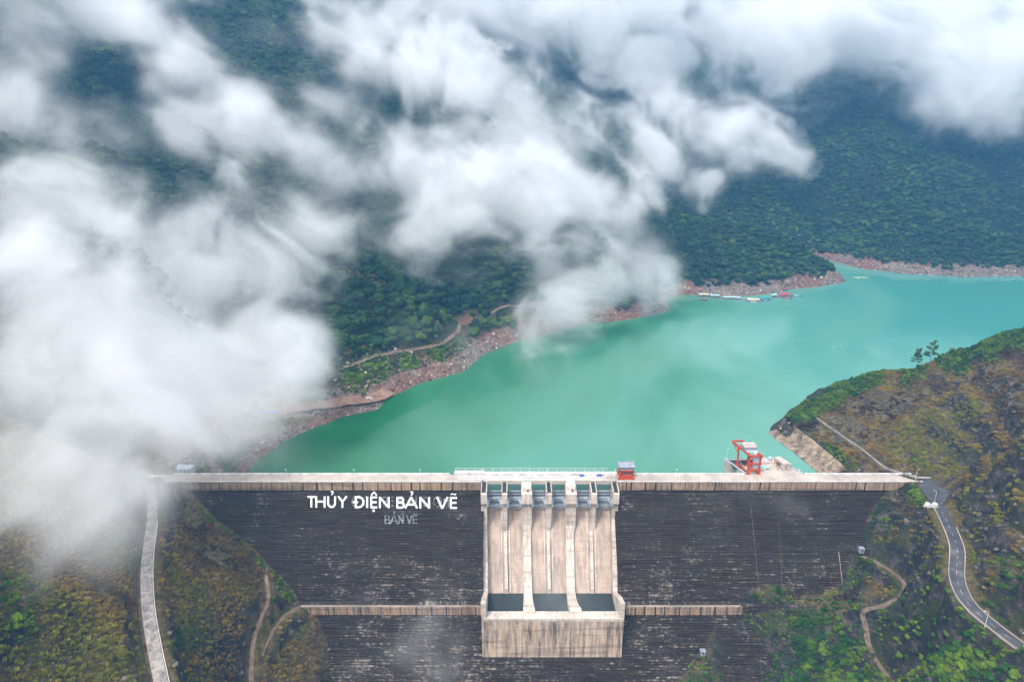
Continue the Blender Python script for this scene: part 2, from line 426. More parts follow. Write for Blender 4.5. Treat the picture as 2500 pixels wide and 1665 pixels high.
def terrain_h(x, y):
    shp = np.shape(x); x = np.ravel(np.asarray(x, float)); y = np.ravel(np.asarray(y, float))
    hm, sd = mountain_h(x, y)
    n1 = fbm2(x / 26, y / 26, 5, 61) - 0.5; n2 = fbm2(x / 7, y / 7, 4, 71) - 0.5
    rid = 1 - np.abs(2 * fbm2(x / 19 + 5, y / 19, 5, 65, 0.6) - 1); rough = 4.0 * n1 + 2.0 * n2 + 5.0 * (rid - 0.75) * sstep(-20, 60, x)
    hl = lrbf(x, y) + rough
    # rock benches on the right bank hill
    hr = rrbf(x, y)
    st = 15.0; ph = (hr + 6 * (fbm2(x / 60, y / 60, 3, 81) - 0.5)) / st; fr = ph - np.floor(ph)
    ben = (sstep(0.35, 0.95, fr) - fr) * st * 0.75 * sstep(4, 12, hr)
    hr = hr + rough * 1.1 * sstep(-8.5, -2, hr + 0 * x) + rough * 0.8 * (y < 380) + ben
    kl = (1 - sstep(388, 440, y))
    left = hl * kl + hm * (1 - kl)
    kr = 1 - sstep(620, 760, y + 0.25 * np.abs(x - 350))
    right = hr * kr + hm * (1 - kr)
    side = sstep(-10, 70, x + 0 * y)
    # upstream of the dam the left field is lake shore, the right field the bank
    side2 = sstep(110, 165, x)
    s = np.where(y > 391, np.where(y > 900, 0.0, side2), side)
    s = np.where((y > 391) & (sd < -60), 0.0, s)
    h = left * (1 - s) + right * s
    dn = y < 391
    # keep the terrain under the dam and open for the spillway
    inner = dn & (x > -30) & (x < 80); h = np.where(inner, np.minimum(h, -100), h)
    h = carve(h, x, y, ROAD_R, 6.5, 12); h = carve(h, x, y, ROAD_L, 5.5, 10)
    h = carve(h, x, y, PATHW, 1.6, 5); h = carve(h, x, y, TRACK_R, 3.0, 6); h = carve(h, x, y, TRACK_L1, 3.0, 6); h = carve(h, x, y, TRACK_L2, 2.5, 5)
    return h.reshape(shp)

def grid_mesh(name, x0, x1, y0, y1, st, m, cut=None, drop=0.0):
    xs = np.arange(x0, x1 + 0.01, st); ys = np.arange(y0, y1 + 0.01, st)
    X, Y = np.meshgrid(xs, ys); Z = terrain_h(X, Y) - drop
    nx, ny = len(xs), len(ys)
    co = np.stack([X, Y, Z], -1).reshape(-1, 3)
    i = np.arange(nx * ny).reshape(ny, nx)
    q = np.stack([i[:-1, :-1], i[:-1, 1:], i[1:, 1:], i[1:, :-1]], -1).reshape(-1, 4)
    if cut:
        cx = co[q[:, 0], 0]; cy = co[q[:, 0], 1]
        q = q[~((cx >= cut[0]) & (cx < cut[1] - 0.01) & (cy >= cut[2]) & (cy < cut[3] - 0.01))]
    me = bpy.data.meshes.new(name)
    me.vertices.add(len(co)); me.vertices.foreach_set('co', co.ravel())
    me.loops.add(q.size); me.loops.foreach_set('vertex_index', q.ravel())
    me.polygons.add(len(q)); me.polygons.foreach_set('loop_start', np.arange(0, q.size, 4)); me.polygons.foreach_set('loop_total', np.full(len(q), 4))
    me.polygons.foreach_set('use_smooth', np.ones(len(q), bool))
    me.materials.append(m); me.update(calc_edges=True); me.validate()
    o = bpy.data.objects.new(name, me); COL.objects.link(o); o['kind'] = 'structure'
    return o

def ground_mat():
    m, nt, b = mat('hillside_ground', 0.95, 0.15); q = NB(nt); p = q.pos()
    sep = q.n("ShaderNodeSeparateXYZ"); q.l(p, sep.inputs[0])
    nrm = q.n("ShaderNodeNewGeometry"); sn = q.n("ShaderNodeSeparateXYZ"); q.l(nrm.outputs["Normal"], sn.inputs[0])
    n1 = q.noise(p, 0.035, 6, 0.65, 0.4); n2 = q.noise(p, 0.30, 7, 0.75); n3 = q.noise(p, 0.16, 9, 0.78)
    soil = q.ramp(n2, [(0.32, (0.035, 0.027, 0.016)), (0.5, (0.10, 0.075, 0.034)), (0.68, (0.19, 0.145, 0.065))])
    rock = q.ramp(n3, [(0.36, (0.014, 0.014, 0.017)), (0.49, (0.030, 0.026, 0.026)), (0.62, (0.10, 0.080, 0.068)), (0.70, (0.30, 0.26, 0.22))])
    rside = q.ramp(q.math('DIVIDE', sep.outputs['X'], 400.0), [(0.0, 0.0), (0.3, 1.0)])
    pr = q.math('ADD', q.math('MULTIPLY', q.math('SUBTRACT', 1.0, sn.outputs['Z']), 0.8), q.math('ADD', q.math('MULTIPLY', q.math('SUBTRACT', n1, 0.5), 1.3), q.math('MULTIPLY', rside, 0.20)))
    steep = q.ramp(pr, [(0.22, 0.0), (0.42, 1.0)])
    c = q.mix(steep, soil, rock)
    c = q.mix(q.ramp(q.noise(p, 0.05, 6, 0.7, 0.4), [(0.52, 0.0), (0.62, 0.75)]), c, (0.045, 0.055, 0.014))
    zn = q.math('ADD', sep.outputs['Z'], q.math('MULTIPLY', q.math('SUBTRACT', n2, 0.5), 9.0))
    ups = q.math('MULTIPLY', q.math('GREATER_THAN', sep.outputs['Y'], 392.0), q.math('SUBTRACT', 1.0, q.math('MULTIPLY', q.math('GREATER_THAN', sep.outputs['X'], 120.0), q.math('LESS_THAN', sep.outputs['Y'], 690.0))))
    band = q.math('MULTIPLY', q.ramp(q.math('DIVIDE', q.math('ADD', zn, 10.0), 30.0), [(0.45, 1.0), (0.6, 0.0)]), ups)
    red = q.ramp(q.noise(p, 0.018, 3, 0.5), [(0.46, (0.22, 0.17, 0.135)), (0.60, (0.21, 0.095, 0.06))])
    rk = q.noise(q.scaled(p, (1, 1, 2.0)), 0.22, 6, 0.8, 1.0)
    bc = q.mix(q.ramp(rk, [(0.40, 1.0), (0.54, 0.0)]), red, (0.055, 0.045, 0.04))
    bc = q.mix(q.ramp(rk, [(0.57, 0.0), (0.66, 0.75)]), bc, (0.46, 0.39, 0.32))
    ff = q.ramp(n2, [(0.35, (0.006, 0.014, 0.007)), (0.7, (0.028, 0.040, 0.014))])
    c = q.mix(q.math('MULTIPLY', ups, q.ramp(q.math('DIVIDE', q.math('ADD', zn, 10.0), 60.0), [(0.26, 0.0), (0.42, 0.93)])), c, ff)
    c = q.mix(band, c, bc)
    q.l(c, b.inputs["Base Color"])
    q.bump(b, n3, 0.9, 2.2)
    return m
M['ground'] = ground_mat()
NEAR = (-480, 480, 120, 720)
near = grid_mesh('terrain', NEAR[0], NEAR[1], NEAR[2], NEAR[3], 2.0, M['ground'])
far = grid_mesh('mountains', -1600, 2200, 710, 2450, 10.0, M['ground'])
sides = grid_mesh('hills', -1600, 2200, -200, 720, 10.0, M['ground'], cut=(-470, 470, 130, 720))

# lake
def water_mat(name, cols, rough=0.07):
    m, nt, b = mat(name, rough, 0.5); q = NB(nt); p = q.pos()
    sep = q.n("ShaderNodeSeparateXYZ"); q.l(p, sep.inputs[0])
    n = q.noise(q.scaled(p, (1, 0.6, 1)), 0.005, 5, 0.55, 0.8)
    # silt-laden main body, greener to the left with the forest's dark reflection painted in
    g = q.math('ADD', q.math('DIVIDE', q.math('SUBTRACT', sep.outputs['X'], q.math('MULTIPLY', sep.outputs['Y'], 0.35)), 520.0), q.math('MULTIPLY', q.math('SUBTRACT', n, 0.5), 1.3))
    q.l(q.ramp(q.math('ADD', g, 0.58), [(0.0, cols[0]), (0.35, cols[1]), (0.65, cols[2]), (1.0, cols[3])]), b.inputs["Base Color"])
    b.inputs["IOR"].default_value = 1.33
    w = q.noise(p, 0.25, 5, 0.65)
    q.bump(b, w, 0.10, 0.25)
    return m
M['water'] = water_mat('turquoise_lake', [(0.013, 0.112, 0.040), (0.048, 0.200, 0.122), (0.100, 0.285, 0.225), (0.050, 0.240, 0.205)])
M['pool'] = water_mat('dark_pool', [(0.03, 0.04, 0.04)] * 4, 0.15)
n = 8
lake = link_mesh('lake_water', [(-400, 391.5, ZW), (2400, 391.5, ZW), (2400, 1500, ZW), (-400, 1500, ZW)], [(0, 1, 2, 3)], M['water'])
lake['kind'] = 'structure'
# ------------------------------------------------------------------ ribbons (roads, tracks)
def smooth_line(P, n=8):
    P = [np.array(p, float) for p in P]; out = []
    P = [2 * P[0] - P[1]] + P + [2 * P[-1] - P[-2]]
    for i in range(1, len(P) - 2):
        for k in range(n):
            t = k / n; a, b, c, d = P[i - 1], P[i], P[i + 1], P[i + 2]
            out.append(0.5 * ((2 * b) + (c - a) * t + (2 * a - 5 * b + 4 * c - d) * t * t + (3 * b - a - 3 * c + d) * t ** 3))
    out.append(P[-2]); return out
def ribbon(pts, w, lift=0.06, off=0.0, h=0.0):
    """strip along pts; h>0 gives it height (kerb, wall)"""
    L = []; R = []
    for i, p in enumerate(pts):
        d = pts[min(i + 1, len(pts) - 1)] - pts[max(i - 1, 0)]; nrm = np.array([-d[1], d[0]]); nrm = nrm / (np.linalg.norm(nrm) + 1e-9)
        c = p[:2] + nrm * off
        L.append((c[0] + nrm[0] * w / 2, c[1] + nrm[1] * w / 2, p[2] + lift)); R.append((c[0] - nrm[0] * w / 2, c[1] - nrm[1] * w / 2, p[2] + lift))
    n = len(pts)
    if h == 0:
        return L + R, [(i, n + i, n + i + 1, i + 1) for i in range(n - 1)]
    lo = [(a, b, c - 0.5) for a, b, c in L] + [(a, b, c - 0.5) for a, b, c in R]
    hi = [(a, b, c + h) for a, b, c in L] + [(a, b, c + h) for a, b, c in R]
    fs = []
    for i in range(n - 1):
        fs += [(2 * n + i, 3 * n + i, 3 * n + i + 1, 2 * n + i + 1), (i, 2 * n + i, 2 * n + i + 1, i + 1), (3 * n + i, n + i, n + i + 1, 3 * n + i + 1)]
    fs += [(0, n, 3 * n, 2 * n), (n - 1, 3 * n - 1, 4 * n - 1, 2 * n - 1)]
    return lo + hi, fs
def asphalt_mat():
    m, nt, b = mat('asphalt', 0.9, 0.2); q = NB(nt); p = q.pos()
    n = q.noise(p, 0.12, 6, 0.7, 0.5)
    q.l(q.ramp(n, [(0.35, (0.045, 0.045, 0.052)), (0.6, (0.085, 0.083, 0.09)), (0.74, (0.22, 0.20, 0.19))]), b.inputs["Base Color"]); return m
M['asphalt'] = asphalt_mat()
def dirt_mat(name, a, c, s=0.25):
    m, nt, b = mat(name, 0.95, 0.15); q = NB(nt); p = q.pos()
    n = q.noise(p, s, 6, 0.75, 0.5)
    q.l(q.ramp(n, [(0.36, a), (0.6, c)]), b.inputs["Base Color"]); return m
M['oldroad'] = dirt_mat('worn_concrete_road', (0.13, 0.115, 0.11), (0.38, 0.34, 0.31), 0.25)
M['dirt'] = dirt_mat('dirt_track', (0.09, 0.065, 0.04), (0.20, 0.15, 0.11), 0.3)
M['redearth'] = dirt_mat('red_earth', (0.15, 0.09, 0.06), (0.29, 0.18, 0.13), 0.2)

rr = smooth_line([D(*p) for p in ROAD_R])
v, f = ribbon(rr, 6.4, 0.05); road = link_mesh('road', v, f, M['asphalt']); road['kind'] = 'structure'
# plaza at the dam end
pl = [D(2112, 1097, 0.0), D(2165, 1100, 0.0), D(2192, 1130, 0.0), D(2178, 1140, 0.0), D(2170, 1160, -1.0), D(2145, 1165, -1.2), D(2112, 1118, 0.0)]
plz = link_mesh('road_junction', [(a, b, 0.10 + c * 0.9) for a, b, c in pl], [tuple(range(len(pl)))[::-1]], M['asphalt']); plz['kind'] = 'structure'
rl = smooth_line([D(*p) for p in ROAD_L])
v, f = ribbon(rl, 5.4, 0.05); o = link_mesh('road', v, f, M['oldroad']); o['kind'] = 'structure'
for T, w, nm in ((TRACK_R, 3.0, 'dirt_track'), (TRACK_L1, 2.8, 'dirt_track'), (TRACK_L2, 2.3, 'dirt_track')):
    v, f = ribbon(smooth_line([D(*p) for p in T]), w, 0.05); o = link_mesh(nm, v, f, M['dirt']); o['kind'] = 'structure'

# ================================================================== THE DAM
dam = thing('dam', 'long concrete gravity dam with blackened stepped face and central gated spillway', 'dam', (0, 386, 0))
bpy.context.view_layer.update()
DAMI = Matrix.Translation((0, -386, 0))
def dpart(mb, name, m, parent=None, label=None):
    mb.v = [(x, y - 386, z) for x, y, z in mb.v]
    o = mb.build(name, m, parent if parent is not None else dam)
    if label: o['label'] = label
    return o
DAM_X0, DAM_X1 = -262, 259
SPX0, SPX1 = -19.4, 66.4
XC = (SPX0 + SPX1) / 2
# stepped downstream faces
def stepped(y0, z0, z1, step=1.2):
    pts = []; z = z0; y = y0
    while z > z1:
        pts += [(y, z), (y, z - step)]
        z -= step; y -= step * FACE_S
    return pts
for (xa, xb) in ((DAM_X0, SPX0 + 1.5), (SPX1 - 1.5, DAM_X1)):
    up = stepped(382.0, -6.0, -58.8)
    mb = MB().ext([(387, -0.6)] + [(382.0, -0.6)] + up + [(up[-1][0] - 0.0, up[-1][1]), (387, up[-1][1])], xa, xb)
    dpart(mb, 'upper_stepped_face', M['face'])
    zt = -59.4
    lo = stepped(338.6, zt - 5.6, -132)
    mb = MB().ext([(386, zt), (338.6, zt)] + lo + [(386, lo[-1][1])], xa, xb)
    dpart(mb, 'lower_stepped_face', M['face'])
lo = stepped(338.6, -65, -132)
dpart(MB().ext([(384, -76.3)] + [p for p in lo if p[1] < -76] + [(384, lo[-1][1])], SPX0 + 1.5, SPX1 - 1.5), 'lower_stepped_face', M['face'])
# crest slab and upstream body
for (xa, xb) in ((DAM_X0, SPX0), (SPX1, DAM_X1)):
    dpart(MB().box(xa, xb, 387.0, 390.2, -40, -0.5), 'upstream_wall', M['tan'])
    dpart(MB().box(xa, xb, 381.3, 390.6, -0.5, 0.0), 'crest_deck', M['deck'])
dpart(MB().box(SPX0, SPX1, 382.6, 390.6, -1.4, 0.0), 'bridge_deck', M['deck'])
dpart(MB().box(SPX0, SPX1, 382.5, 382.9, -2.4, -1.41).box(SPX0, SPX1, 389.9, 390.4, -2.4, -1.41), 'bridge_girder', M['deck'])
# small bearing blocks hanging under the bridge edge
# parapets
seg = [(-262, -60), (-60, SPX0 - 18.0)]
for xa, xb in ((DAM_X0 + 44, -40.0), (67.5, 149.0), (187.5, 256.0)):
    k = max(1, round((xb - xa) / 20)); w = (xb - xa) / k
    for i in range(k):
        dpart(MB().box(xa + i * w + 0.05, xa + (i + 1) * w - 0.05, 389.9, 390.6, 0.0, 1.15), 'parapet', M['parapet'])
for xa, xb in ((DAM_X0 + 44, SPX0), (SPX1, 256.0)):
    k = max(1, round((xb - xa) / 20)); w = (xb - xa) / k
    for i in range(k):
        dpart(MB().box(xa + i * w + 0.05, xa + (i + 1) * w - 0.05, 381.3, 381.7, 0.0, 0.45), 'kerb', M['parapet'])
dpart(MB().box(SPX0, SPX1, 382.6, 382.95, 0.0, 0.5), 'kerb', M['parapet'])
# raised walkway and pipes along the spillway bridge
dpart(MB().box(-37, SPX1 + 0.5, 388.6, 390.9, 0.0, 2.0), 'raised_walkway', M['parapet'])
dpart(MB().box(-36.5, -18, 388.2, 391.1, 2.0, 2.6), 'raised_walkway_step', M['parapet'])
dpart(MB().box(-34, 60, 386.4, 387.0, 0.0, 0.55), 'crane_rail', M['white'])
dpart(MB().box(-34, 60, 383.9, 384.3, 0.0, 0.4), 'crane_rail', M['white'])
for b_ in ((-36, -14, 385.0, 388.5, 0.01, 0.25), (20, 27, 387.1, 388.5, 0.01, 0.5), (47, 53.5, 387.1, 388.5, 0.01, 0.4)): dpart(MB().box(*b_), 'rusty_plate', M['pink'])
dpart(MB().box(43, 46, 386.9, 388.2, 0.3, 1.3).box(43.6, 45.2, 386.6, 387.0, 0.4, 2.2), 'hoist_motor', M['blue'])
dpart(MB().box(54, 57.5, 387.6, 388.5, 0.3, 1.5).box(55, 56, 387.4, 387.7, 1.0, 2.0), 'hoist_motor', M['blue'])
rail = MB()
for i in range(19):
    x = -36 + i * 5.9
    if x > 62: break
    rail.bar((x, 390.6, 2.0), (x, 390.6, 4.6), 0.16)
rail.bar((-36, 390.6, 4.6), (61.5, 390.6, 4.6), 0.14); rail.bar((-36, 390.6, 3.3), (61.5, 390.6, 3.3), 0.08)
dpart(rail, 'handrail', M['white'])

# fascia panels (the joints are where the photograph shows them)
def panels(joints, y, ztop, zbot, m, th=0.7, gap=0.75, name='fascia_panel', zrnd=0.0):
    X = [(W(p, 1185 if ztop > -20 else 1490, (ztop + zbot) / 2)[0]) for p in joints]
    for a, b in zip(X[:-1], X[1:]):
        g = gap * random.choice([0.4, 0.5, 1.0, 1.6]) / 2; d = random.uniform(-0.06, 0.06)
        mb = MB().box(a + g, b - g, y - th + d, y + 0.5, zbot + random.uniform(0, zrnd), ztop)
        dpart(mb, name, m)
jl = [z / 2.68 + 400 for z in (-60, 20, 110, 243, 315, 368, 378, 443, 510, 575, 643, 710, 778, 845, 912, 1005, 1105, 1172, 1240, 1305, 1400, 1490, 1555, 1620, 1680, 1748, 1815, 1893, 1985, 2075)]
jr = [1507, 1519, 1528, 1541, 1575, 1600, 1640, 1672, 1706, 1745, 1760, 1808, 1826, 1854, 1878, 1896, 1944, 1967, 1990, 2030, 2088, 2110, 2157, 2190, 2226, 2260]
def jx(js, far=0):
    return js
panels(jl, 382.0, -0.5, -6.1, M['tan'], zrnd=0.25)
panels(jr, 382.0, -0.5, -6.1, M['tan'], zrnd=0.25)
bl = [z / 2.68 + 400 for z in (900, 962, 1060, 1075, 1115, 1200, 1290, 1415, 1552, 1650, 1755, 1850, 1950, 2040, 2080)]
br_ = [1528, 1541, 1550, 1573, 1600, 1622, 1660, 1684, 1710, 1745, 1775, 1800, 1812]
panels(bl, 338.6, -59.4, -65.1, M['tan'], name='berm_fascia_panel', zrnd=0.3)
panels(br_, 338.6, -59.4, -65.1, M['tan'], name='berm_fascia_panel', zrnd=0.3)
dpart(MB().box(-126, SPX0, 338.2, 338.5, -59.4, -58.4), 'berm_kerb', M['deck'])
dpart(MB().box(SPX1 + 3, 136, 338.2, 338.5, -59.4, -58.4), 'berm_kerb', M['deck'])

# ---- spillway
def warp(v):
    x, y, z = v
    t = min(1.0, max(0.0, (-z - 12) / 45.0))
    return (XC + (x - XC) * (1 - 0.045 * t) , y, z)
PX_P = [1182.5, 1231.5, 1286, 1340.5, 1395, 1450, 1498.5]
PXc = []
for p in PX_P:
    q = W(p, 1205, -4); PXc.append(q[0])
PXc[0] = SPX0 + 1.9; PXc[-1] = SPX1 - 1.9
PWD = [3.8, 3.6, 6.6, 3.6, 6.6, 3.6, 3.8]
CH = [(384.4, -21.0), (352.8, -63.3), (349.5, -66.6), (346, -68.2), (340, -68.6), (335.5, -66), (332.6, -61.5), (331, -57)]
# chute slabs, one per bay
for i in range(6):
    xa = PXc[i] + 0.3; xb = PXc[i + 1] - 0.3
    prof = [(387.5, -20.2), (386, -20.2)] + CH[:4] + [(345, -74), (387.5, -74)]
    dpart(MB().ext(prof, xa, xb, warp), 'chute_slab', M['chute'])
# bucket floor and front wall (three chambers)
prof = [(346, -68.2), (340, -68.6), (335.5, -66), (332.6, -61.5), (331, -57), (325, -57), (325, -88), (346, -88)]
for k, (a, b, dz) in enumerate(((0, 2, 0), (2, 4, 0.0), (4, 6, 0))):
    xa = SPX0 if a == 0 else PXc[a]; xb = SPX1 if b == 6 else PXc[b]
    pr = [(y - 0.0, z) for y, z in prof]
    mb = MB().ext(pr, xa + 0.02, xb - 0.02, warp)
    dpart(mb, 'flip_bucket', M['bucket'])
# pale lip slabs on top of the bucket wall
for a, b in ((0, 2), (2, 4), (4, 6)):
    xa = SPX0 if a == 0 else PXc[a]; xb = SPX1 if b == 6 else PXc[b]
    dpart(MB().box(xa + 0.1, xb - 0.1, 324.7, 331.2, -58.6 if a != 2 else -58.7, -56.7).__class__().ext([(324.7, -58.6), (331.2, -58.6), (331.2, -56.7), (324.7, -56.7)], xa + 0.1, xb - 0.1, warp), 'bucket_lip', M['pale'])
for a, b in ((0, 2), (2, 4), (4, 6)):
    xa = PXc[a] + 1.0; xb = PXc[b] - 1.0
    dpart(MB().ext([(353.5, -61.8), (332.9, -61.8), (333.5, -62.6), (352.9, -62.6)], xa, xb, warp), 'pool_water', M['pool'])
# walls and dividers
for i, (xc, w) in enumerate(zip(PXc, PWD)):
    wide = i in (2, 4); side = i in (0, 6)
    xa, xb = xc - w / 2, xc + w / 2
    top = -1.5
    # pier with its sloping walkway top, corbelled head and nose
    head = [(389.5, -30), (389.5, top), (383.0, top), (372.6, -3.2), (372.0, -3.6), (372.0, -10.2), (373.6, -12.2), (374.4, -13.5), (376, -36), (380, -45), (389.5, -45)]
    pier = MB().ext(head, xa, xb)
    o = dpart(pier, 'pier', M['pale'])
    if not wide:
        d = MB()
        for s_ in (-1, 1):
            x0 = xc + s_ * (w / 2 - 0.25)
            d.ext([(384, -1.4), (384, -0.2), (372.4, -1.9), (372.4, -3.1)], x0 - 0.22, x0 + 0.22)
        d.v = [(x, y - 386, z) for x, y, z in d.v]; d.build('pier_side_rail', M['pale'], o)
        d = MB().ext([(382.5, -1.1), (382.5, -1.0), (373.2, -2.6), (373.2, -2.8)], xc - w / 2 + 0.7, xc + w / 2 - 0.7)
        d.v = [(x, y - 386, z) for x, y, z in d.v]; d.build('stair_flight', M['dark'], o)
    # dark trunnion corbels on both sides
    for s_ in (-1, 1):
        if i == 0 and s_ < 0 or i == 6 and s_ > 0: continue
        x0 = xc + s_ * w / 2
        d = MB().ext([(376, -9), (372.5, -10), (372.2, -12.5), (374, -14.5), (378, -13.5)], min(x0, x0 + s_ * 0.7), max(x0, x0 + s_ * 0.7))
        d.v = [(x, y - 386, z) for x, y, z in d.v]; d.build('trunnion_block', M['steel'], o)
    # divider wall below
    if side:
        ln = [(378, -20.0), (374.2, -24.5), (372, -28), (349.5, -57), (345, -56), (338, -51.5), (330, -48.2), (325.2, -47)]
        body = ln + [(325.2, -70), (336, -74), (352, -76), (380, -40)]
        if i == 0: xw0, xw1 = xa, xa + 3.0
        else: xw0, xw1 = xb - 3.0, xb
        # cast in lifts: each lift a part of its own
        def top_at(y):
            for (ya, za), (yb, zb) in zip(ln[:-1], ln[1:]):
                if yb <= y <= ya: return za + (zb - za) * (ya - y) / (ya - yb)
            return ln[-1][1]
        ys = [378] + [378 - 2.65 * k for k in range(1, 20)] + [325.2]
        ys = [y for y in ys if y >= 325.2]
        for j, (ya, yb) in enumerate(zip(ys[:-1], ys[1:])):
            if ya - yb < 0.3: continue
            dz = random.uniform(-0.25, 0.35)
            zb_a = top_at(ya) - 14 if ya > 350 else -71; zb_b = top_at(yb) - 14 if yb > 350 else -71
            ww = random.uniform(-0.08, 0.08)
            dpart(MB().ext([(ya, top_at(ya) + dz), (yb + 0.04, top_at(yb) + dz), (yb + 0.04, zb_b), (ya, zb_a)], xw0 + ww, xw1 + ww, warp), 'wall_lift', M['pale'])
    elif wide:
        def flare(v, xc=xc):
            x, y, z = v; t = sstep(350, 327, y) if False else min(1, max(0, (352 - y) / 24.0))
            x = xc + (x - xc) * (1 + 0.45 * t) + (1.2 if xc > 30 else 0.3) * t * t
            return warp((x, y, z))
        ln = [(376.0, -27), (371.5, -35), (356, -55.2), (348, -60.0), (340, -59.0), (333, -55.5), (329.5, -55.6)]
        bot = [(329.5, -60), (333, -70), (352, -76), (378, -42)]
        mb = MB()
        pts = ln
        for (ya, za), (yb, zb) in zip(ln[:-1], ln[1:]):
            for k in range(3):
                y1 = ya + (yb - ya) * k / 3; y2 = ya + (yb - ya) * (k + 1) / 3; z1 = za + (zb - za) * k / 3; z2 = za + (zb - za) * (k + 1) / 3
                mb.ext([(y1, z1), (y2, z2), (y2, z2 - 13), (y1, z1 - 13)], xc - 2.6, xc + 2.6, flare)
        dpart(mb, 'divider_wall', M['pale'])
    else:
        mb = MB()
        ln = [(375.6, -32.0), (370, -37.5), (360.5, -49.3), (353.4, -58.3)]
        ln2 = [(375.6, -40), (354.5, -64), (352.6, -63.4)]
        mb.ext(ln + [(353, -64.5), (377, -44)], xc - 0.95, xc + 0.95, warp)
        for s_ in (-1, 1):
            mb.ext([(383.0, -21.8), (354, -60.6), (354, -62.6), (383.0, -24)], xc + s_ * 2.6 - 0.35, xc + s_ * 2.6 + 0.35, warp)
        dpart(mb, 'divider_wall', M['pale'])
# pier housings with pale green roofs
for i in (2, 4):
    xc = PXc[i]; h = 0.4 if i == 2 else 0.0
    big = i == 4
    y1 = 385.5 if big else 380.5; z1 = 0.9 if big else 0.3
    hb = MB().ext([(y1, -2.0), (y1, z1), (374.6, -0.6), (374.2, -3.4)], xc - 2.5, xc + 2.5); o = dpart(hb, 'pier_housing', M['pale'])
    hb = MB().ext([(y1 + 0.3, z1 + 0.02), (y1 + 0.3, z1 + 0.3), (376.3, -0.05), (376.3, -0.33)], xc - 2.7, xc + 2.7)
    hb.v = [(x, y - 386, z) for x, y, z in hb.v]; hb.build('roof_sheet', M['mint'], o)
    hb = MB().box(xc + 0.2, xc + 1.2, 374.0, 374.3, -3.0, -1.4); hb.v = [(x, y - 386, z) for x, y, z in hb.v]; hb.build('door', M['dark'], o)
    if big:
        hb = MB().box(xc - 0.06, xc + 0.06, 377, 385.6, 0.2, 0.0)
# radial gates
def gate(i):
    xa = PXc[i] + PWD[i] / 2 + 0.05; xb = PXc[i + 1] - PWD[i + 1] / 2 - 0.05
    arc = []
    for k in range(11):
        t = k / 10; z = -8.2 - 12.6 * t; y = 383.6 + 2.2 * math.sin(math.pi * (0.15 + 0.62 * t)) 
        arc.append((y, z))
    sk = MB(); prof = arc + [(y + 0.25, z) for y, z in reversed(arc)]
    sk.ext(prof, xa, xb); g = dpart(sk, 'radial_gate', M['steel'])
    gi = MB()
    for k in (0, 2, 4, 6, 8, 10):
        y, z = arc[k]; gi.box(xa + 0.05, xb - 0.05, y - 0.7 - 386, y - 0.02 - 386, z - 0.16, z + 0.16)
    gi.build('girder', M['steel2'], g)
    st = MB(); n = 9
    for k in range(n):
        x = xa + 0.6 + (xb - xa - 1.2) * k / (n - 1)
        for (y1, z1), (y2, z2) in zip(arc[:-1], arc[1:]):
            st.bar((x, y1 - 0.2 - 386, z1), (x, y2 - 0.2 - 386, z2), 0.14, 0.4)
    st.build('stiffener', M['steel2'], g)
    for zz in (-11.8, -17.0):
        bm_ = MB()
        bm_.box(xa + 0.1, xb - 0.1, 381.2 - 386, 382.1 - 386, zz - 0.5, zz + 0.4)
        bm_.box(xa + 0.1, xb - 0.1, 380.7 - 386, 380.8 - 386, zz + 0.9, zz + 1.0)
        k = 0
        while xa + 0.2 + k * 1.2 < xb: bm_.bar((xa + 0.2 + k * 1.2, 380.75 - 386, zz + 0.2), (xa + 0.2 + k * 1.2, 380.75 - 386, zz + 1.0), 0.09); k += 1
        bm_.build('cross_beam', M['steel2'], g)
        for s_ in (0, 1):
            x0 = xa + 0.6 if s_ == 0 else xb - 0.6; x1 = xa + 0.3 if s_ == 0 else xb - 0.3
            ar = MB().bar((xa + 1.9 if s_ == 0 else xb - 1.9, 382.0 - 386, zz), (x1, 374.0 - 386, -12.3), 0.55, 0.8)
            ar.build('gate_arm', M['steel2'], g)
for i in range(6): gate(i)
wt = MB()
# water just behind the gates is the lake itself: extend it under the bridge
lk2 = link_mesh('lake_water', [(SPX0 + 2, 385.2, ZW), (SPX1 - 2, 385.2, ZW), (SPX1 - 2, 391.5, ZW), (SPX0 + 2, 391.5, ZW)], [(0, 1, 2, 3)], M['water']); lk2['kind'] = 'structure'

# painted lettering
LSC = 4.906
def lx(px, py): return (700 + px / LSC, 1160 + py / LSC)
LET = []   # name, box (x0,x1,y0,y1) zoom px, strokes in unit box (0..1, 0 top)
def arc(cx, cy, rx, ry, a0, a1, n=9):
    return [(cx + rx * math.cos(math.radians(a0 + (a1 - a0) * k / n)), cy + ry * math.sin(math.radians(a0 + (a1 - a0) * k / n))) for k in range(n + 1)]
TT = [[(0, .06), (1, .06)], [(.5, 0), (.5, 1)]]
HH = [[(.1, 0), (.1, 1)], [(.9, 0), (.9, 1)], [(.1, .47), (.9, .47)]]
UU = [[(.1, 0), (.1, .62)] + arc(.5, .6, .4, .34, 180, 0) + [(.9, 0)]]
YY = [[(.04, 0), (.5, .48)], [(.96, 0), (.5, .48)], [(.5, .46), (.5, 1)]]
DD = [[(.12, 0), (.12, 1)], [(.05, .06), (.4, .06)] + arc(.4, .5, .5, .44, -90, 90) + [(.05, .94)], [(-.16, .5), (.36, .5)]]
II = [[(.5, 0), (.5, 1)]]
EE = [[(.12, 0), (.12, 1)], [(.05, .06), (1, .06)], [(.1, .49), (.92, .49)], [(.05, .94), (1, .94)]]
NN = [[(.08, 1), (.08, 0)], [(.08, .04), (.92, .96)], [(.92, 1), (.92, 0)]]
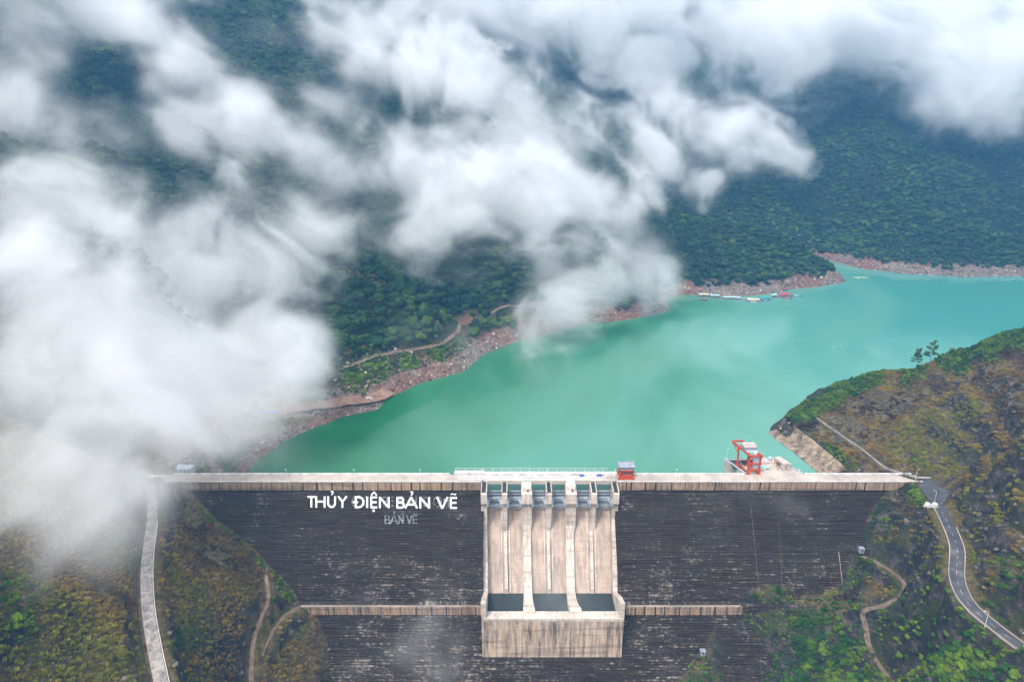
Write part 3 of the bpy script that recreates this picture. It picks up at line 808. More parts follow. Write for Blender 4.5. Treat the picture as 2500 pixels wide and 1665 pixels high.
BB = [[(.12, 0), (.12, 1)], [(.05, .06), (.5, .06)] + arc(.5, .27, .33, .21, -90, 90) + [(.1, .48)], [(.1, .48), (.55, .48)] + arc(.55, .71, .37, .23, -90, 90) + [(.05, .94)]]
AA = [[(.02, 1), (.5, 0)], [(.98, 1), (.5, 0)], [(.2, .66), (.8, .66)]]
VV = [[(.02, 0), (.5, 1)], [(.98, 0), (.5, 1)]]
HOOK = [arc(.5, .3, .32, .27, 190, 400, 7) + [(.45, .8), (.42, 1)]]
CIRC = [[(0, 1), (.5, 0)], [(.5, 0), (1, 1)]]
DOT = [[(.5, 0), (.5, 1)]]
TIL = [[(0, .75), (.25, .25), (.5, .5), (.75, .8), (1, .25)]]
LET = [('T', TT, 250, 340, 250, 385), ('H', HH, 342, 466, 250, 387), ('U', UU, 486, 590, 250, 388), ('Y', YY, 612, 724, 250, 388), ('D', DD, 812, 932, 252, 390), ('I', II, 952, 976, 255, 390), ('E', EE, 1003, 1084, 255, 392),
       ('N', NN, 1106, 1232, 258, 392), ('B', BB, 1312, 1414, 260, 395), ('A', AA, 1416, 1566, 260, 395), ('N', NN, 1590, 1716, 260, 396), ('V', VV, 1797, 1930, 260, 397), ('E', EE, 1955, 2040, 262, 398),
       ('hook', HOOK, 525, 562, 190, 236), ('circumflex', CIRC, 1014, 1078, 197, 240), ('dot', DOT, 1030, 1052, 408, 438), ('hook', HOOK, 1480, 1514, 196, 242), ('tilde', TIL, 1965, 2030, 218, 234)]
sign = thing('painted_lettering', 'large white painted words THỦY ĐIỆN BẢN VẼ on the black dam face', 'lettering', (-45, 378, -15))
def stroke_strip(pts, wpx, off):
    """constant-width strip in photo px, laid on the stepped face"""
    P = [np.array(p, float) for p in pts]; L = []; R = []
    for i, p in enumerate(P):
        a = P[max(i - 1, 0)]; b = P[min(i + 1, len(P) - 1)]; d = b - a; d = d / (np.linalg.norm(d) + 1e-9); n_ = np.array([-d[1], d[0]])
        k = 1.0
        if 0 < i < len(P) - 1:
            d1 = (P[i] - P[i - 1]); d1 = d1 / (np.linalg.norm(d1) + 1e-9); k = 1 / max(0.6, abs(np.dot(n_, np.array([-d1[1], d1[0]]))))
        L.append(p + n_ * wpx / 2 * k); R.append(p - n_ * wpx / 2 * k)
    return L, R
for nm, S, x0, x1, y0, y1 in LET:
    mb = MB()
    for pi, st_ in enumerate(S):
        pts = [lx(x0 + (x1 - x0) * u, y0 + (y1 - y0) * v) for u, v in st_]
        wpx = 4.7 if nm not in ('hook', 'tilde', 'circumflex') else 3.2
        if nm in ('tilde',): wpx = 2.8
        if nm == 'dot': wpx = 5.2
        L, R = stroke_strip(pts, wpx, 0)
        off = 0.10 + 0.012 * pi
        fv = [F(*p, off) for p in L] + [F(*p, off) for p in R]; bv = [F(*p, off - 0.06) for p in L] + [F(*p, off - 0.06) for p in R]
        n_ = len(L); vs = [(q[0] + 45, q[1] - 378, q[2] + 15) for q in fv + bv]
        fs = []
        for k in range(n_ - 1):
            fs += [(k, k + 1, n_ + k + 1, n_ + k), (2 * n_ + k, 3 * n_ + k, 3 * n_ + k + 1, 2 * n_ + k + 1), (k, 2 * n_ + k, 2 * n_ + k + 1, k + 1), (n_ + k, n_ + k + 1, 3 * n_ + k + 1, 3 * n_ + k)]
        fs += [(0, n_, 3 * n_, 2 * n_), (n_ - 1, 3 * n_ - 1, 4 * n_ - 1, 2 * n_ - 1)]
        mb.add(vs, fs)
    name = {'hook': 'hook_accent', 'circumflex': 'circumflex_accent', 'dot': 'dot_accent', 'tilde': 'tilde_accent'}.get(nm, 'letter')
    mb.build(name, M['white'], sign)
M['ghost'] = dirt_mat('faded_paint', (0.07, 0.07, 0.075), (0.34, 0.35, 0.38), 0.8)
ghost = thing('faded_lettering', 'faded older grey words BẢN VẼ below the white lettering', 'lettering', (-60, 374, -22))
gl = [('B', BB, 1172, 1240, 478, 585), ('A', AA, 1238, 1330, 478, 585), ('N', NN, 1340, 1400, 478, 585), ('V', VV, 1438, 1500, 478, 582), ('E', EE, 1512, 1562, 478, 580), ('hook', HOOK, 1270, 1300, 430, 465), ('tilde', TIL, 1515, 1560, 455, 468)]
def broken(S, x0, x1, y0, y1, wpx, parent, keep=0.8, nm='letter'):
    mb = MB(); cx, cy, cz = parent.location
    for st_ in S:
        for a, b in zip(st_[:-1], st_[1:]):
            pa = np.array(lx(x0 + (x1 - x0) * a[0], y0 + (y1 - y0) * a[1])); pb = np.array(lx(x0 + (x1 - x0) * b[0], y0 + (y1 - y0) * b[1]))
            n_ = max(1, int(np.linalg.norm(pb - pa) / 1.6))
            d = (pb - pa) / n_; horiz = abs(d[0]) > abs(d[1]) * 2
            for k in range(n_):
                if random.random() > keep: continue
                c = pa + d * (k + 0.5); hw = wpx / 2 if not horiz else 1.0; hh = 0.62 if not horiz else random.choice([0.7, 1.2])
                q = [F(c[0] + sx * hw, c[1] + sy * hh, 0.09) for sx, sy in ((-1, -1), (1, -1), (1, 1), (-1, 1))]
                qb = [F(c[0] + sx * hw, c[1] + sy * hh, 0.03) for sx, sy in ((-1, -1), (1, -1), (1, 1), (-1, 1))]
                vs = [(p[0] - cx, p[1] - cy, p[2] - cz) for p in q + qb]
                mb.add(vs, [(0, 1, 2, 3), (7, 6, 5, 4), (0, 4, 5, 1), (1, 5, 6, 2), (2, 6, 7, 3), (3, 7, 4, 0)])
    if mb.v: mb.build(nm, M['ghost'], parent)
for nm, S, x0, x1, y0, y1 in gl: broken(S, x0, x1, y0, y1, 3.4, ghost, 0.82)
ghost2 = thing('faded_lettering', 'faint ghost strokes of old paint showing between the white letters', 'lettering', (-60, 377, -14))
for nm, S, x0, x1 in (('C', [arc(.6, .5, .5, .5, 300, 60, 10)], 775, 850), ('G', [arc(.6, .5, .5, .5, 300, 60, 10)], 925, 975), ('R', BB, 1150, 1215), ('I', II, 1255, 1275), ('N', NN, 1330, 1400), ('H', HH, 1480, 1560), ('D', DD, 1640, 1700), ('O', [arc(.5, .5, .5, .5, 0, 360, 12)], 1760, 1850), ('P', HH, 1880, 1940)):
    broken(S, x0, x1, 255, 375, 3.0, ghost2, 0.55)

# thin things fixed on the dam face
def on_face(pts, w, name, m, off=0.25, f=F):
    mb = MB(); P = [f(a, b, off) for a, b in pts]
    for a, b in zip(P[:-1], P[1:]): mb.bar(a, b, w)
    return dpart(mb, name, m)
Z3 = lambda x, y: (1560 + x / 2.505, 1040 + y / 2.505)
on_face([Z3(1325, 765), Z3(1205, 765), Z3(1243, 1040)], 0.4, 'drain_pipe', M['dark'])
on_face([Z3(1220, 768), Z3(1252, 1034)], 0.35, 'drain_pipe', M['tan'])
on_face([Z3(685, 500), Z3(742, 1060)], 0.12, 'joint_seam', M['tan'], 0.12)
on_face([Z3(1265, 405), Z3(1310, 720)], 0.10, 'joint_seam', M['dark'], 0.12)
on_face([Z3(855, 590), Z3(880, 1060)], 0.08, 'joint_seam', M['tan'], 0.12)

# ---- intake platform
plat = thing('intake_platform', 'stained concrete intake platform standing in the lake behind the crest', 'platform', (165, 401, 0))
def part(mb, name, m, parent, label=None):
    L = parent.location if parent.type == 'EMPTY' else (parent.parent.location if parent.parent else (0, 0, 0))
    mb.v = [(x - L[0], y - L[1], z - L[2]) for x, y, z in mb.v]
    o = mb.build(name, m, parent)
    if label: o['label'] = label
    return o
A = D(1668, 1057, 0)[:2]; 
pq = [(143, 391), (143, 413), (181, 415), (189.5, 391)]
pq = [(150.0, 390.7), (142.5, 411.0), (176, 412.5), (187.0, 390.7)]
part(MB().add([(x, y, -0.02) for x, y in pq] + [(x, y, -30) for x, y in pq], [(0, 1, 2, 3), (7, 6, 5, 4), (0, 4, 5, 1), (1, 5, 6, 2), (2, 6, 7, 3), (3, 7, 4, 0)]) or MB(), 'x', None, plat) if False else None
mb = MB(); mb.add([(x, y, -0.02) for x, y in pq] + [(x, y, -30) for x, y in pq], [(0, 1, 2, 3), (7, 6, 5, 4), (0, 4, 5, 1), (1, 5, 6, 2), (2, 6, 7, 3), (3, 7, 4, 0)])
part(mb, 'platform_body', M['deck'], plat)
mb = MB().bar((150.0, 390.9, 0.5), (142.6, 411.2, 0.5), 0.6, 1.1); part(mb, 'edge_wall', M['steel2'], plat)
mb = MB().bar((187.0, 391.0, 0.5), (176.2, 412.4, 0.5), 0.4, 1.1); part(mb, 'edge_wall', M['steel2'], plat)
part(MB().box(144.5, 151.5, 398, 410, 0.0, 0.12).box(152, 160.5, 403, 409.5, 0.0, 0.35), 'gate_slot_cover', M['dark'], plat)
part(MB().box(160, 170, 404, 411, 0.0, 1.6), 'gate_slot_housing', M['pink'], plat)
part(MB().box(160.2, 165, 396, 402, 0.0, 0.9).box(168, 174, 405, 408.4, 0, 0.8).box(168, 174, 400.5, 403.4, 0, 0.7), 'machinery_plinth', M['pale'], plat)
part(MB().box(161, 168, 396.8, 400.5, 0.9, 1.2), 'loose_cover', M['aqua'], plat)
r = MB()
for k in range(9): r.bar((160 + k * 1.9, 411.8, 0), (160 + k * 1.9, 411.8, 1.4), 0.12)
r.bar((160, 411.8, 1.4), (175.4, 411.8, 1.4), 0.1); part(r, 'handrail', M['steel2'], plat)
part(MB().box(164, 166.5, 407.5, 410.5, 1.62, 1.95), 'hatch', M['teal'], plat)
# hut
hut = thing('control_hut', 'small flat-roofed hut with orange frame on the intake platform', 'hut', (178, 399, 0))
mb = MB(); hq = [(176.2, 396.4), (173.6, 405.4), (177.6, 406.4), (180.6, 396.8)]
mb.add([(x, y, 0.7) for x, y in hq] + [(x, y, 4.2) for x, y in hq], [(3, 2, 1, 0), (4, 5, 6, 7), (0, 1, 5, 4), (1, 2, 6, 5), (2, 3, 7, 6), (3, 0, 4, 7)])
part(mb, 'wall', M['pale'], hut)
mb = MB(); c = (177, 401.2); hr_ = [(c[0] + (x - c[0]) * 1.12, c[1] + (y - c[1]) * 1.06) for x, y in hq]
mb.add([(x, y, 4.2) for x, y in hr_] + [(x, y, 4.55) for x, y in hr_], [(3, 2, 1, 0), (4, 5, 6, 7), (0, 1, 5, 4), (1, 2, 6, 5), (2, 3, 7, 6), (3, 0, 4, 7)])
part(mb, 'roof', M['pink'], hut)
part(MB().bar((177.8, 396.5, 1.0), (177.8, 396.5, 3.2), 0.08, 1.4), 'door', M['dark'], hut)
part(MB().bar((175.2, 398.6, 2.3), (174.6, 400.8, 2.3), 0.12, 1.0), 'window', M['glass'], hut)
part(MB().bar((174.7, 400.5, 2.3), (174.1, 402.5, 2.3), 0.12, 1.0), 'window', M['glass'], hut)
part(MB().bar((173.2, 400.5, 0), (173.2, 400.5, 4.6), 0.35).bar((173.2, 403.5, 0), (173.2, 403.5, 4.6), 0.3).bar((172.6, 396, 0), (172.6, 396, 2.2), 0.35), 'frame_post', M['orange'], hut)
part(MB().box(175.8, 181.4, 395.4, 396.3, 0, 0.7), 'plinth', M['deck'], hut)
tk = thing('water_tank', 'round pale steel tank behind the flat-roofed platform hut', 'tank', (171.5, 407.6, 0))
part(MB().cyl((171.5, 407.6), 1.5, 1.0, 3.4, 16), 'tank_body', M['steel2'], tk); part(MB().cyl((171.5, 407.6), 1.5, 3.4, 4.0, 16, 0.3), 'tank_lid', M['aqua'], tk)
part(MB().box(170.2, 172.8, 406.4, 408.8, 0, 1.0), 'tank_stand', M['steel'], tk)
# ---- red gantry crane
gc = thing('gantry_crane', 'tall red gantry crane with grey machine house over the intake slots', 'crane', (152, 397, 0))
def P3(a, b, z=None, Y=None):   # crane-zoom px -> world
    px, py = 1700 + a / 5.8875, 1040 + b / 5.8875
    if Y is None: return W(px, py, z)
    r = ray(px, py); t = Y / r[1]; return np.array([r[0] * t, Y, CAM_H + r[2] * t])
xA, xB = 151.6, 158.6; yF, yBk = 391.2, 403.0; ZT = 13.2
for nm, x, y in (('leg', xA, yF), ('leg', xB, yF), ('leg', xA - 3.2, yBk), ('leg', xB - 3.2, yBk)):
    part(MB().bar((x, y, 0.6), (x + 0.0, y, ZT - 0.4), 0.95), nm, M['red'], gc)
for y, xo in ((yF, 0), (yBk, -3.2)):
    part(MB().box(xA + xo - 1.1, xB + xo + 1.1, y - 0.5, y + 0.5, ZT - 0.9, ZT + 0.2), 'cross_beam', M['red'], gc)
for x in (xA, xB):
    part(MB().bar((x, yF, 1.0), (x - 3.2, yBk, 1.0), 0.9), 'sill_beam', M['red'], gc)
    part(MB().bar((x + 0.4, yF - 2.2, ZT + 0.3), (x - 5.2, yBk + 8.0, ZT + 0.3), 0.9, 1.3), 'main_girder', M['red'], gc)
    part(MB().bar((x, yF, 7.5), (x - 1.6, yF + 6.5, 1.2), 0.4), 'brace', M['red'], gc)
    for yy, xo in ((yF, 0), (yBk, -3.2)):
        part(MB().box(x + xo - 1.1, x + xo + 1.1, yy - 1.0, yy + 1.0, 0.05, 0.9), 'wheel_bogie', M['red'], gc)
part(MB().bar((xA - 5.2, yBk + 8, ZT + 0.6), (xB - 5.2, yBk + 8, ZT + 0.6), 0.8, 1.0), 'end_beam', M['red'], gc)
part(MB().bar((xB - 5.2, yBk + 8, ZT + 0.4), (xB - 5.0, yBk + 7.5, ZT - 3.2), 0.4).bar((xA - 5.2, yBk + 8, ZT + 0.4), (xA - 3.3, yBk + 0.8, ZT - 4.2), 0.5), 'strut', M['red'], gc)
part(MB().box(xA - 0.5, xB + 0.5, yF - 1.0, yF - 0.6, 2.9, 4.0).box(xA - 0.8, xB + 0.8, yF - 0.6, yF + 0.6, 7.2, 7.9), 'cross_beam', M['red'], gc)
lad = MB()
for k in range(14): lad.bar((xA + 1.6, yF - 0.5, 1 + k * 0.8), (xA + 2.5, yF - 0.5, 1 + k * 0.8), 0.1)
lad.bar((xA + 1.6, yF - 0.5, 0.5), (xA + 1.6, yF - 0.5, 12.6), 0.12).bar((xA + 2.5, yF - 0.5, 0.5), (xA + 2.5, yF - 0.5, 12.6), 0.12)
part(lad, 'ladder', M['red'], gc)
part(MB().box(xA + 2.7, xB - 0.6, yF + 0.2, yF + 1.6, 3.5, 11.0), 'stair_cage', M['steel'], gc)
mh = part(MB().box(xA - 2.4, xB - 1.2, 396.0, 402.6, ZT + 0.9, ZT + 3.4), 'machine_house', M['greyroof'], gc)
def sub(mb, name, m, parent, L):
    mb.v = [(x - L[0], y - L[1], z - L[2]) for x, y, z in mb.v]; return mb.build(name, m, parent)
for y0_, y1_, z_ in ((395.7, 397.8, ZT + 3.42), (398.1, 400.3, ZT + 3.6), (400.6, 402.8, ZT + 3.45)):
    sub(MB().box(xA - 2.6, xB - 1.0, y0_, y1_, z_, z_ + 0.25), 'roof_sheet', M['pink'], mh, gc.location)
tr = MB()
for k in range(7): tr.bar((xA - 1 + k * 1.1, 394.2, ZT + 0.9), (xA - 1 + k * 1.1, 394.2, ZT + 2.3), 0.12)
tr.bar((xA - 1, 394.2, ZT + 2.3), (xB - 1.4, 394.2, ZT + 2.3), 0.12).box(xA - 1.2, xB - 0.8, 393.6, 396.0, ZT + 0.9, ZT + 1.05)
part(tr, 'trolley_platform', M['steel2'], gc)
part(MB().box(xA + 2.6, xA + 4.6, 391.6, 393.2, ZT + 0.6, ZT + 2.2), 'electrical_cabinet', M['white'], gc)
part(MB().bar((xA + 1.5, 399, ZT), (xA + 1.5, 399, 5.5), 0.12).bar((xA + 2.5, 399, ZT), (xA + 2.5, 399, 5.5), 0.12).box(xA + 1.0, xA + 3.0, 398.4, 399.6, 4.6, 5.6), 'hoist_hook', M['red'], gc)

# ---- small red gantry with grey cab on the crest
sg = thing('small_gantry_crane', 'small red gantry with grey cabin straddling the crest beside the spillway', 'crane', (72, 387.5, 0))
x0, x1 = 67.6, 77.2
for x in (x0 + 0.6, x1 - 0.6):
    for y in (385.0, 390.0): part(MB().box(x - 0.5, x + 0.5, y - 0.4, y + 0.4, 0.6, 6.0), 'leg', M['red'], sg)
part(MB().box(x0 - 0.4, x1 + 0.4, 383.9, 384.6, 0.2, 1.6).box(x0 - 0.4, x1 + 0.4, 390.4, 391.1, 0.9, 2.0), 'sill_beam', M['red'], sg)
part(MB().box(x0, x1, 384.8, 385.6, 1.5, 2.6), 'rail_beam', M['red'], sg)
part(MB().box(x0, x1, 384.6, 385.2, 5.2, 6.0).box(x0, x1, 389.8, 390.4, 5.2, 6.0), 'cross_beam', M['red'], sg)
part(MB().box(x0 + 0.9, x0 + 2.3, 386.0, 388.5, 0.8, 5.0), 'motor_housing', M['red'], sg)
part(MB().box(x0 + 0.2, x1 - 0.2, 384.9, 390.4, 6.0, 8.6), 'cabin', M['greyroof'], sg)
part(MB().ext([(384.2, 8.3), (384.2, 8.6), (388.2, 9.9), (391.2, 9.2), (391.2, 8.9), (388.2, 9.6)], x0 - 0.4, x1 + 0.4), 'roof', M['greyroof'], sg)
for k in range(4): part(MB().box(x0 - 0.1 + k * 2.9, x0 + 0.7 + k * 2.9, 383.7, 385.2, 0.0, 0.8), 'wheel_bogie', M['red'], sg)

# ---- lamp posts
def lamp(loc, h=8.6, s=1, m='white'):
    t = thing('street_lamp', '', 'street lamp', loc, 0, 'lamp posts along the dam and its road')
    mb = MB(); mb.cyl((0, 0), 0.13, 0, h, 8, 0.08); mb.build('pole', M[m], t)
    MB().cyl((0, 0), 0.3, 0, 0.5, 8).build('base', M['deck'], t)
    MB().bar((0, 0, h - 0.1), (0, -1.3 * s, h + 0.45), 0.1).build('arm', M[m], t)
    MB().box(-0.18, 0.18, -2.0 * s if s > 0 else 1.1, -1.2 * s if s > 0 else 2.0, h + 0.38, h + 0.55).build('lamp_head', M[m], t)
    return t
lamp0 = lamp((0, 0, 0))
first = True
names = [(441, 'lamp post at the foggy far left end of the dam crest'), (540, 'first lamp post on the crest right of the pale blue guard hut'), (702, 'lamp post on the crest just left of the white lettering'), (866.8, 'lamp post on the crest above the middle of the white lettering'), (1027, 'lamp post on the crest above the right half of the lettering'),
         (1177, 'lamp post at the left edge of the spillway bridge'), (1335, 'lamp post halfway along the spillway bridge'), (1500, 'lamp post beside the small red gantry'), (1649, 'lamp post on bare crest between the two red cranes'), (1800, 'lamp post in front of the tall red gantry crane'), (1945, 'lamp post in front of the platform hut'),
         (2090.5, 'lamp post on the crest where the rock bank begins'), (2234, 'lamp post where the crest meets the asphalt road')]
for px, lb in names:
    x = W(px, 1178, 0)[0]; x = (px - 1250) / FPX * (382.2 * CP + 217 * SP)
    loc = (x, 382.15, 0.0)
    o = lamp0 if first else dup(lamp0, loc)
    o.location = loc; o['label'] = lb; first = False
q = W(1775, 1123, 0); o = dup(lamp0, (143.4, 410.0, 0.0), label='lamp post on the far corner of the intake platform')
for (a, b, z, lb) in ((1805, 475, -1.5, 'lamp post beside the two white tanks by the road'), (2115, 1228, -10.0, 'short lamp post on the outer edge of the lower road bend'), (2346, 1370, -12.5, 'lamp post on the road edge nearest the viewer')):
    q = W(*Z3(a, b), z); zt = float(terrain_h(np.array([q[0]]), np.array([q[1]]))[0]); o = dup(lamp0, (q[0], q[1], zt - 0.1), math.radians(-100), label=lb)

# ================================================================== ROADSIDE AND SHORE THINGS
def ground_at(x, y): return float(terrain_h(np.array([float(x)]), np.array([float(y)]))[0])
def guard(pts, w, h, off, name, label, m, cat='wall', seglen=None):
    v, f = ribbon(smooth_line(pts), w, 0.0, off, h)
    o = link_mesh(name, v, f, m); fix_normals(o); tag(o, label, cat); return o
PR = [D(*p) for p in ROAD_R]; PL_ = [D(*p) for p in ROAD_L]
guard(PR[2:], 0.35, 0.6, -3.5, 'kerb_wall', 'low pale kerb wall along the valley side of the asphalt road', M['deck'])
guard(PR[3:], 0.35, 0.45, 3.5, 'kerb_wall', 'pale kerb along the rocky uphill side of the asphalt road', M['deck'])
guard(PL_[2:], 0.28, 0.5, 3.1, 'kerb_wall', 'thin pale kerb along the valley side of the worn left road', M['parapet'])
guard(PL_[2:], 0.5, 0.15, -4.4, 'drain_channel', 'dark drain channel along the hill side of the worn left road', M['dark'], 'drain')
guard([D(2108, 1098, 0.0), D(2165, 1101, 0.0), D(2180, 1112, 0.0), D(2196, 1131, 0.0)], 0.35, 0.7, 0, 'kerb_wall', 'white kerb wall round the asphalt turning place at the dam end', M['parapet'])
# centre line dashes
dash = MB(); pts = smooth_line(PR, 14); acc = 0
for a, b in zip(pts[:-1], pts[1:]):
    acc += np.linalg.norm(b - a)
    if (acc % 7.0) < 3.0:
        d = b - a; nn = np.array([-d[1], d[0], 0]); nn /= np.linalg.norm(nn) + 1e-9; e = a + d * 0.98
        z = np.array([0, 0, 0.062])
        dash.add([a + nn * .06 + z, a - nn * .06 + z, e - nn * .06 + z, e + nn * .06 + z], [(0, 1, 2, 3)])
o = dash.build('centre_line', M['white'], road, False)
# guard hut at the far left end
gh = D(405, 1085, 0)
gh = (-207, 388.5, 0.0)
g = thing('guard_hut', 'pale blue guard hut at the foggy left end of the crest', 'hut', gh)
MB().box(-7.5, 1.5, 2.2, 7.2, 0, 4.2).build('wall', M['blueish'], g)
MB().ext([(1.8, 4.2), (4.7, 5.6), (7.6, 4.2), (7.6, 4.0), (1.8, 4.0)], -8, 2.0).build('roof', M['steel2'], g)
MB().box(-6, -4.8, 2.1, 2.25, 0.1, 2.4).build('door', M['glass'], g)
for x in (-3.6, -1.4): MB().box(x, x + 1.2, 2.1, 2.25, 1.2, 2.5).build('window', M['glass'], g)
MB().box(1.8, 2.6, -6.5, -5.7, 0, 3.2).build('gate_post', M['parapet'], g)
# two white tanks by the road
for i, (a, b, lb) in enumerate(((1763, 480, 'left one of two white box tanks on a pad beside the road'), (1806, 482, 'right one of two white box tanks, at the foot of a lamp post'))):
    q = W(*Z3(a, b + 12), -1.8); zz = ground_at(q[0], q[1])
    t = thing('water_tank', lb, 'tank', (q[0], q[1], zz), 0.2, 'white tanks beside the road'); t.scale = (0.66,) * 3
    MB().box(-2.6, 2.6, -2.2, 2.2, -0.8, 0.5).build('concrete_pad', M['pale'], t)
    b_ = MB(); b_.add([(-1.9, -1.9, 0.5), (1.9, -1.9, 0.5), (1.9, 1.9, 0.5), (-1.9, 1.9, 0.5), (-1.7, -1.7, 3.6), (1.7, -1.7, 3.6), (1.7, 1.7, 3.6), (-1.7, 1.7, 3.6)], [(3, 2, 1, 0), (4, 5, 6, 7), (0, 1, 5, 4), (1, 2, 6, 5), (2, 3, 7, 6), (3, 0, 4, 7)])
    b_.build('tank_body', M['white'], t); MB().cyl((0, 0), 0.6, 3.6, 3.9, 12).build('tank_lid', M['steel2'], t)
    MB().bar((-1.9, -1.95, 1.9), (1.9, -1.95, 1.9), 0.12).build('rib', M['steel2'], t)
# valve huts at the face edges
def kiosk(q, lb, s=1.0):
    t = thing('gallery_hut', lb, 'hut', q)
    MB().box(-1.7 * s, 1.7 * s, -1.5 * s, 1.5 * s, -1, 2.6 * s).build('wall', M['greyroof'], t)
    MB().box(-2.0 * s, 2.0 * s, -1.8 * s, 1.8 * s, 2.6 * s, 2.9 * s).build('roof', M['greyroof'], t)
    MB().box(-0.5 * s, 0.5 * s, -1.56 * s, -1.5 * s, 0, 1.9 * s).build('door', M['glass'], t)
    return t
q = fp(612, 1312, 0); kiosk((q[0], q[1] - 2.5, q[2] + 0.4), 'small blue-grey gallery hut at the left edge of the dam face')
q = F(*Z3(1338, 755)); kiosk((q[0] + 1, q[1] - 2, q[2] + 0.5), 'small gallery hut where the right path meets the dam face', 0.8)
q = lowface(1613, 1497, 0); kiosk((q[0], q[1] - 2, q[2] + 0.5), 'small gallery hut at the lower right edge of the dam', 0.8)
# concrete stair below left hut
a_ = D(613, 1324, -41.6); b_ = D(614, 1345, -44.5)
o = link_mesh('concrete_ramp', *ribbon([a_, (a_ + b_) / 2, b_], 1.8, 0.5, 0, 0.3), M['tan']); fix_normals(o); tag(o, 'short tan concrete ramp below the left gallery hut', 'ramp')
o = MB(); p1 = D(1560, 1520, -96); p2 = D(1625, 1500, -90)
o = link_mesh('concrete_ramp', *ribbon([D(1612, 1508, -90), D(1640, 1535, -95), D(1680, 1580, -101)], 5.0, 1.2, 0, 0.2), M['dirt']); fix_normals(o); tag(o, 'pale concrete ramp at the bottom edge by the lower gallery hut', 'ramp')

# path wall from the dam end along the right bank
pw = smooth_line([D(1878, 963, 2.4), D(1935, 1003, 1.8), D(1985, 1037, 1.4), D(2020, 1066, 1.0), D(2045, 1080, 0.7), D(2112, 1100, 0.2)])
o = link_mesh('path_wall', *ribbon(pw, 0.9, 0.1, 0, 0.8), M['oldroad']); fix_normals(o); tag(o, 'pale concrete channel wall running along the right bank to the crest', 'wall')
o = link_mesh('path_wall', *ribbon(smooth_line([D(1818, 972, 0.3), D(1870, 1010, 0.1), D(1905, 1038, 0.0)]), 0.5, 0.0, 0, 0.5), M['dark']); fix_normals(o); tag(o, 'dark coping along the top of the masonry bank slope', 'wall')
# masonry bank slope: individual stones laid on the bank
M['stone'] = dirt_mat('bank_stone', (0.07, 0.055, 0.045), (0.38, 0.29, 0.21), 0.13)
bs = MB(); ta = [D(1818, 975, -0.4), D(1870, 1012, -0.6), D(1950, 1080, -1.0)]; ba = [D(1764, 996, -9.0), D(1825, 1042, -9.0), D(1890, 1096, -9.0)]
def lerp_poly(P, t):
    n_ = len(P) - 1; k = min(n_ - 1, int(t * n_)); f = t * n_ - k; return P[k] * (1 - f) + P[k + 1] * f
slope = MB(); NU, NV = 33, 9
gridp = [[lerp_poly(ba, u / NU) * (1 - v / NV) + lerp_poly(ta, u / NU) * (v / NV) for v in range(NV + 1)] for u in range(NU + 1)]
nrm = np.cross(gridp[1][0] - gridp[0][0], gridp[0][1] - gridp[0][0]); nrm /= np.linalg.norm(nrm); nrm = nrm * (1 if nrm[2] > 0 else -1)
slope_root = thing('bank_revetment', 'tan stone-pitched bank slope dipping into the lake right of the platform', 'revetment', tuple(gridp[0][0]))
L0 = gridp[0][0]
slope.add([gridp[0][0] - L0 + nrm * .5, gridp[NU // 2][0] - L0 + nrm * .5, gridp[NU][0] - L0 + nrm * .5, gridp[NU][NV] - L0 + nrm * .5, gridp[NU // 2][NV] - L0 + nrm * .5, gridp[0][NV] - L0 + nrm * .5], [(0, 1, 4, 5), (1, 2, 3, 4)])
slope.build('slope_bed', M['stone'], slope_root, False)
for u in range(NU):
    for v in range(NV):
        c = [gridp[u][v], gridp[u + 1][v], gridp[u + 1][v + 1], gridp[u][v + 1]]; ctr = sum(c) / 4; k = random.uniform(0.72, 0.97); h = random.uniform(0.55, 1.1)
        lo_ = [ctr + (p - ctr) * k + nrm * 0.45 - L0 for p in c]; hi_ = [ctr + (p - ctr) * k * 0.9 + nrm * h - L0 for p in c]
        mb = MB(); mb.add(lo_ + hi_, [(4, 5, 6, 7), (0, 1, 5, 4), (1, 2, 6, 5), (2, 3, 7, 6), (3, 0, 4, 7)]); mb.build('stone', M['stone'], slope_root, False)

# left bank shore path (thin track through the forest edge)
def drape(pts, w, name, m, lift=0.25, n=10):
    P = smooth_line([np.array(p) for p in pts], n)
    P = [np.array([p[0], p[1], ground_at(p[0], p[1])]) for p in P]
    L = []; R = []
    for i, p in enumerate(P):
        d = P[min(i + 1, len(P) - 1)] - P[max(i - 1, 0)]; nn = np.array([-d[1], d[0]]); nn /= np.linalg.norm(nn) + 1e-9
        for S_, Q in ((1, L), (-1, R)):
            x = p[0] + S_ * nn[0] * w / 2; y = p[1] + S_ * nn[1] * w / 2; Q.append((x, y, max(ground_at(x, y), p[2] - 0.3) + lift))
    nn_ = len(P); o = link_mesh(name, L + R, [(i, nn_ + i, nn_ + i + 1, i + 1) for i in range(nn_ - 1)], m); o['kind'] = 'structure'; return o
def hit(dx, dy):
    """where a sight line first meets the terrain"""
    r = ray(dx * K, dy * K); t = np.arange(300, 3000, 2.0)
    z = CAM_H + r[2] * t; h = terrain_h(r[0] * t, r[1] * t); k = np.argmax(h >= z)
    return np.array([r[0] * t[k], r[1] * t[k], h[k]])
HP = [hit(*p) for p in ((780, 855), (840, 830), (900, 815), (960, 805), (1010, 795), (1040, 775), (1055, 755), (1068, 735))]
drape(HP, 3.6, 'forest_track', M['dirt'])
HP2 = [hit(*p) for p in ((1130, 722), (1190, 705), (1250, 695), (1320, 692), (1400, 690))]
drape(HP2, 3.6, 'forest_track', M['dirt'])
drape([hit(*p) for p in ((420, 1068), (460, 1045), (500, 1015), (515, 985))], 4.0, 'shore_track', M['dirt'])
drape([hit(*p) for p in ((620, 950), (700, 940), (780, 930), (850, 922), (895, 905))], 11.0, 'shore_track', M['redearth'], 0.2)
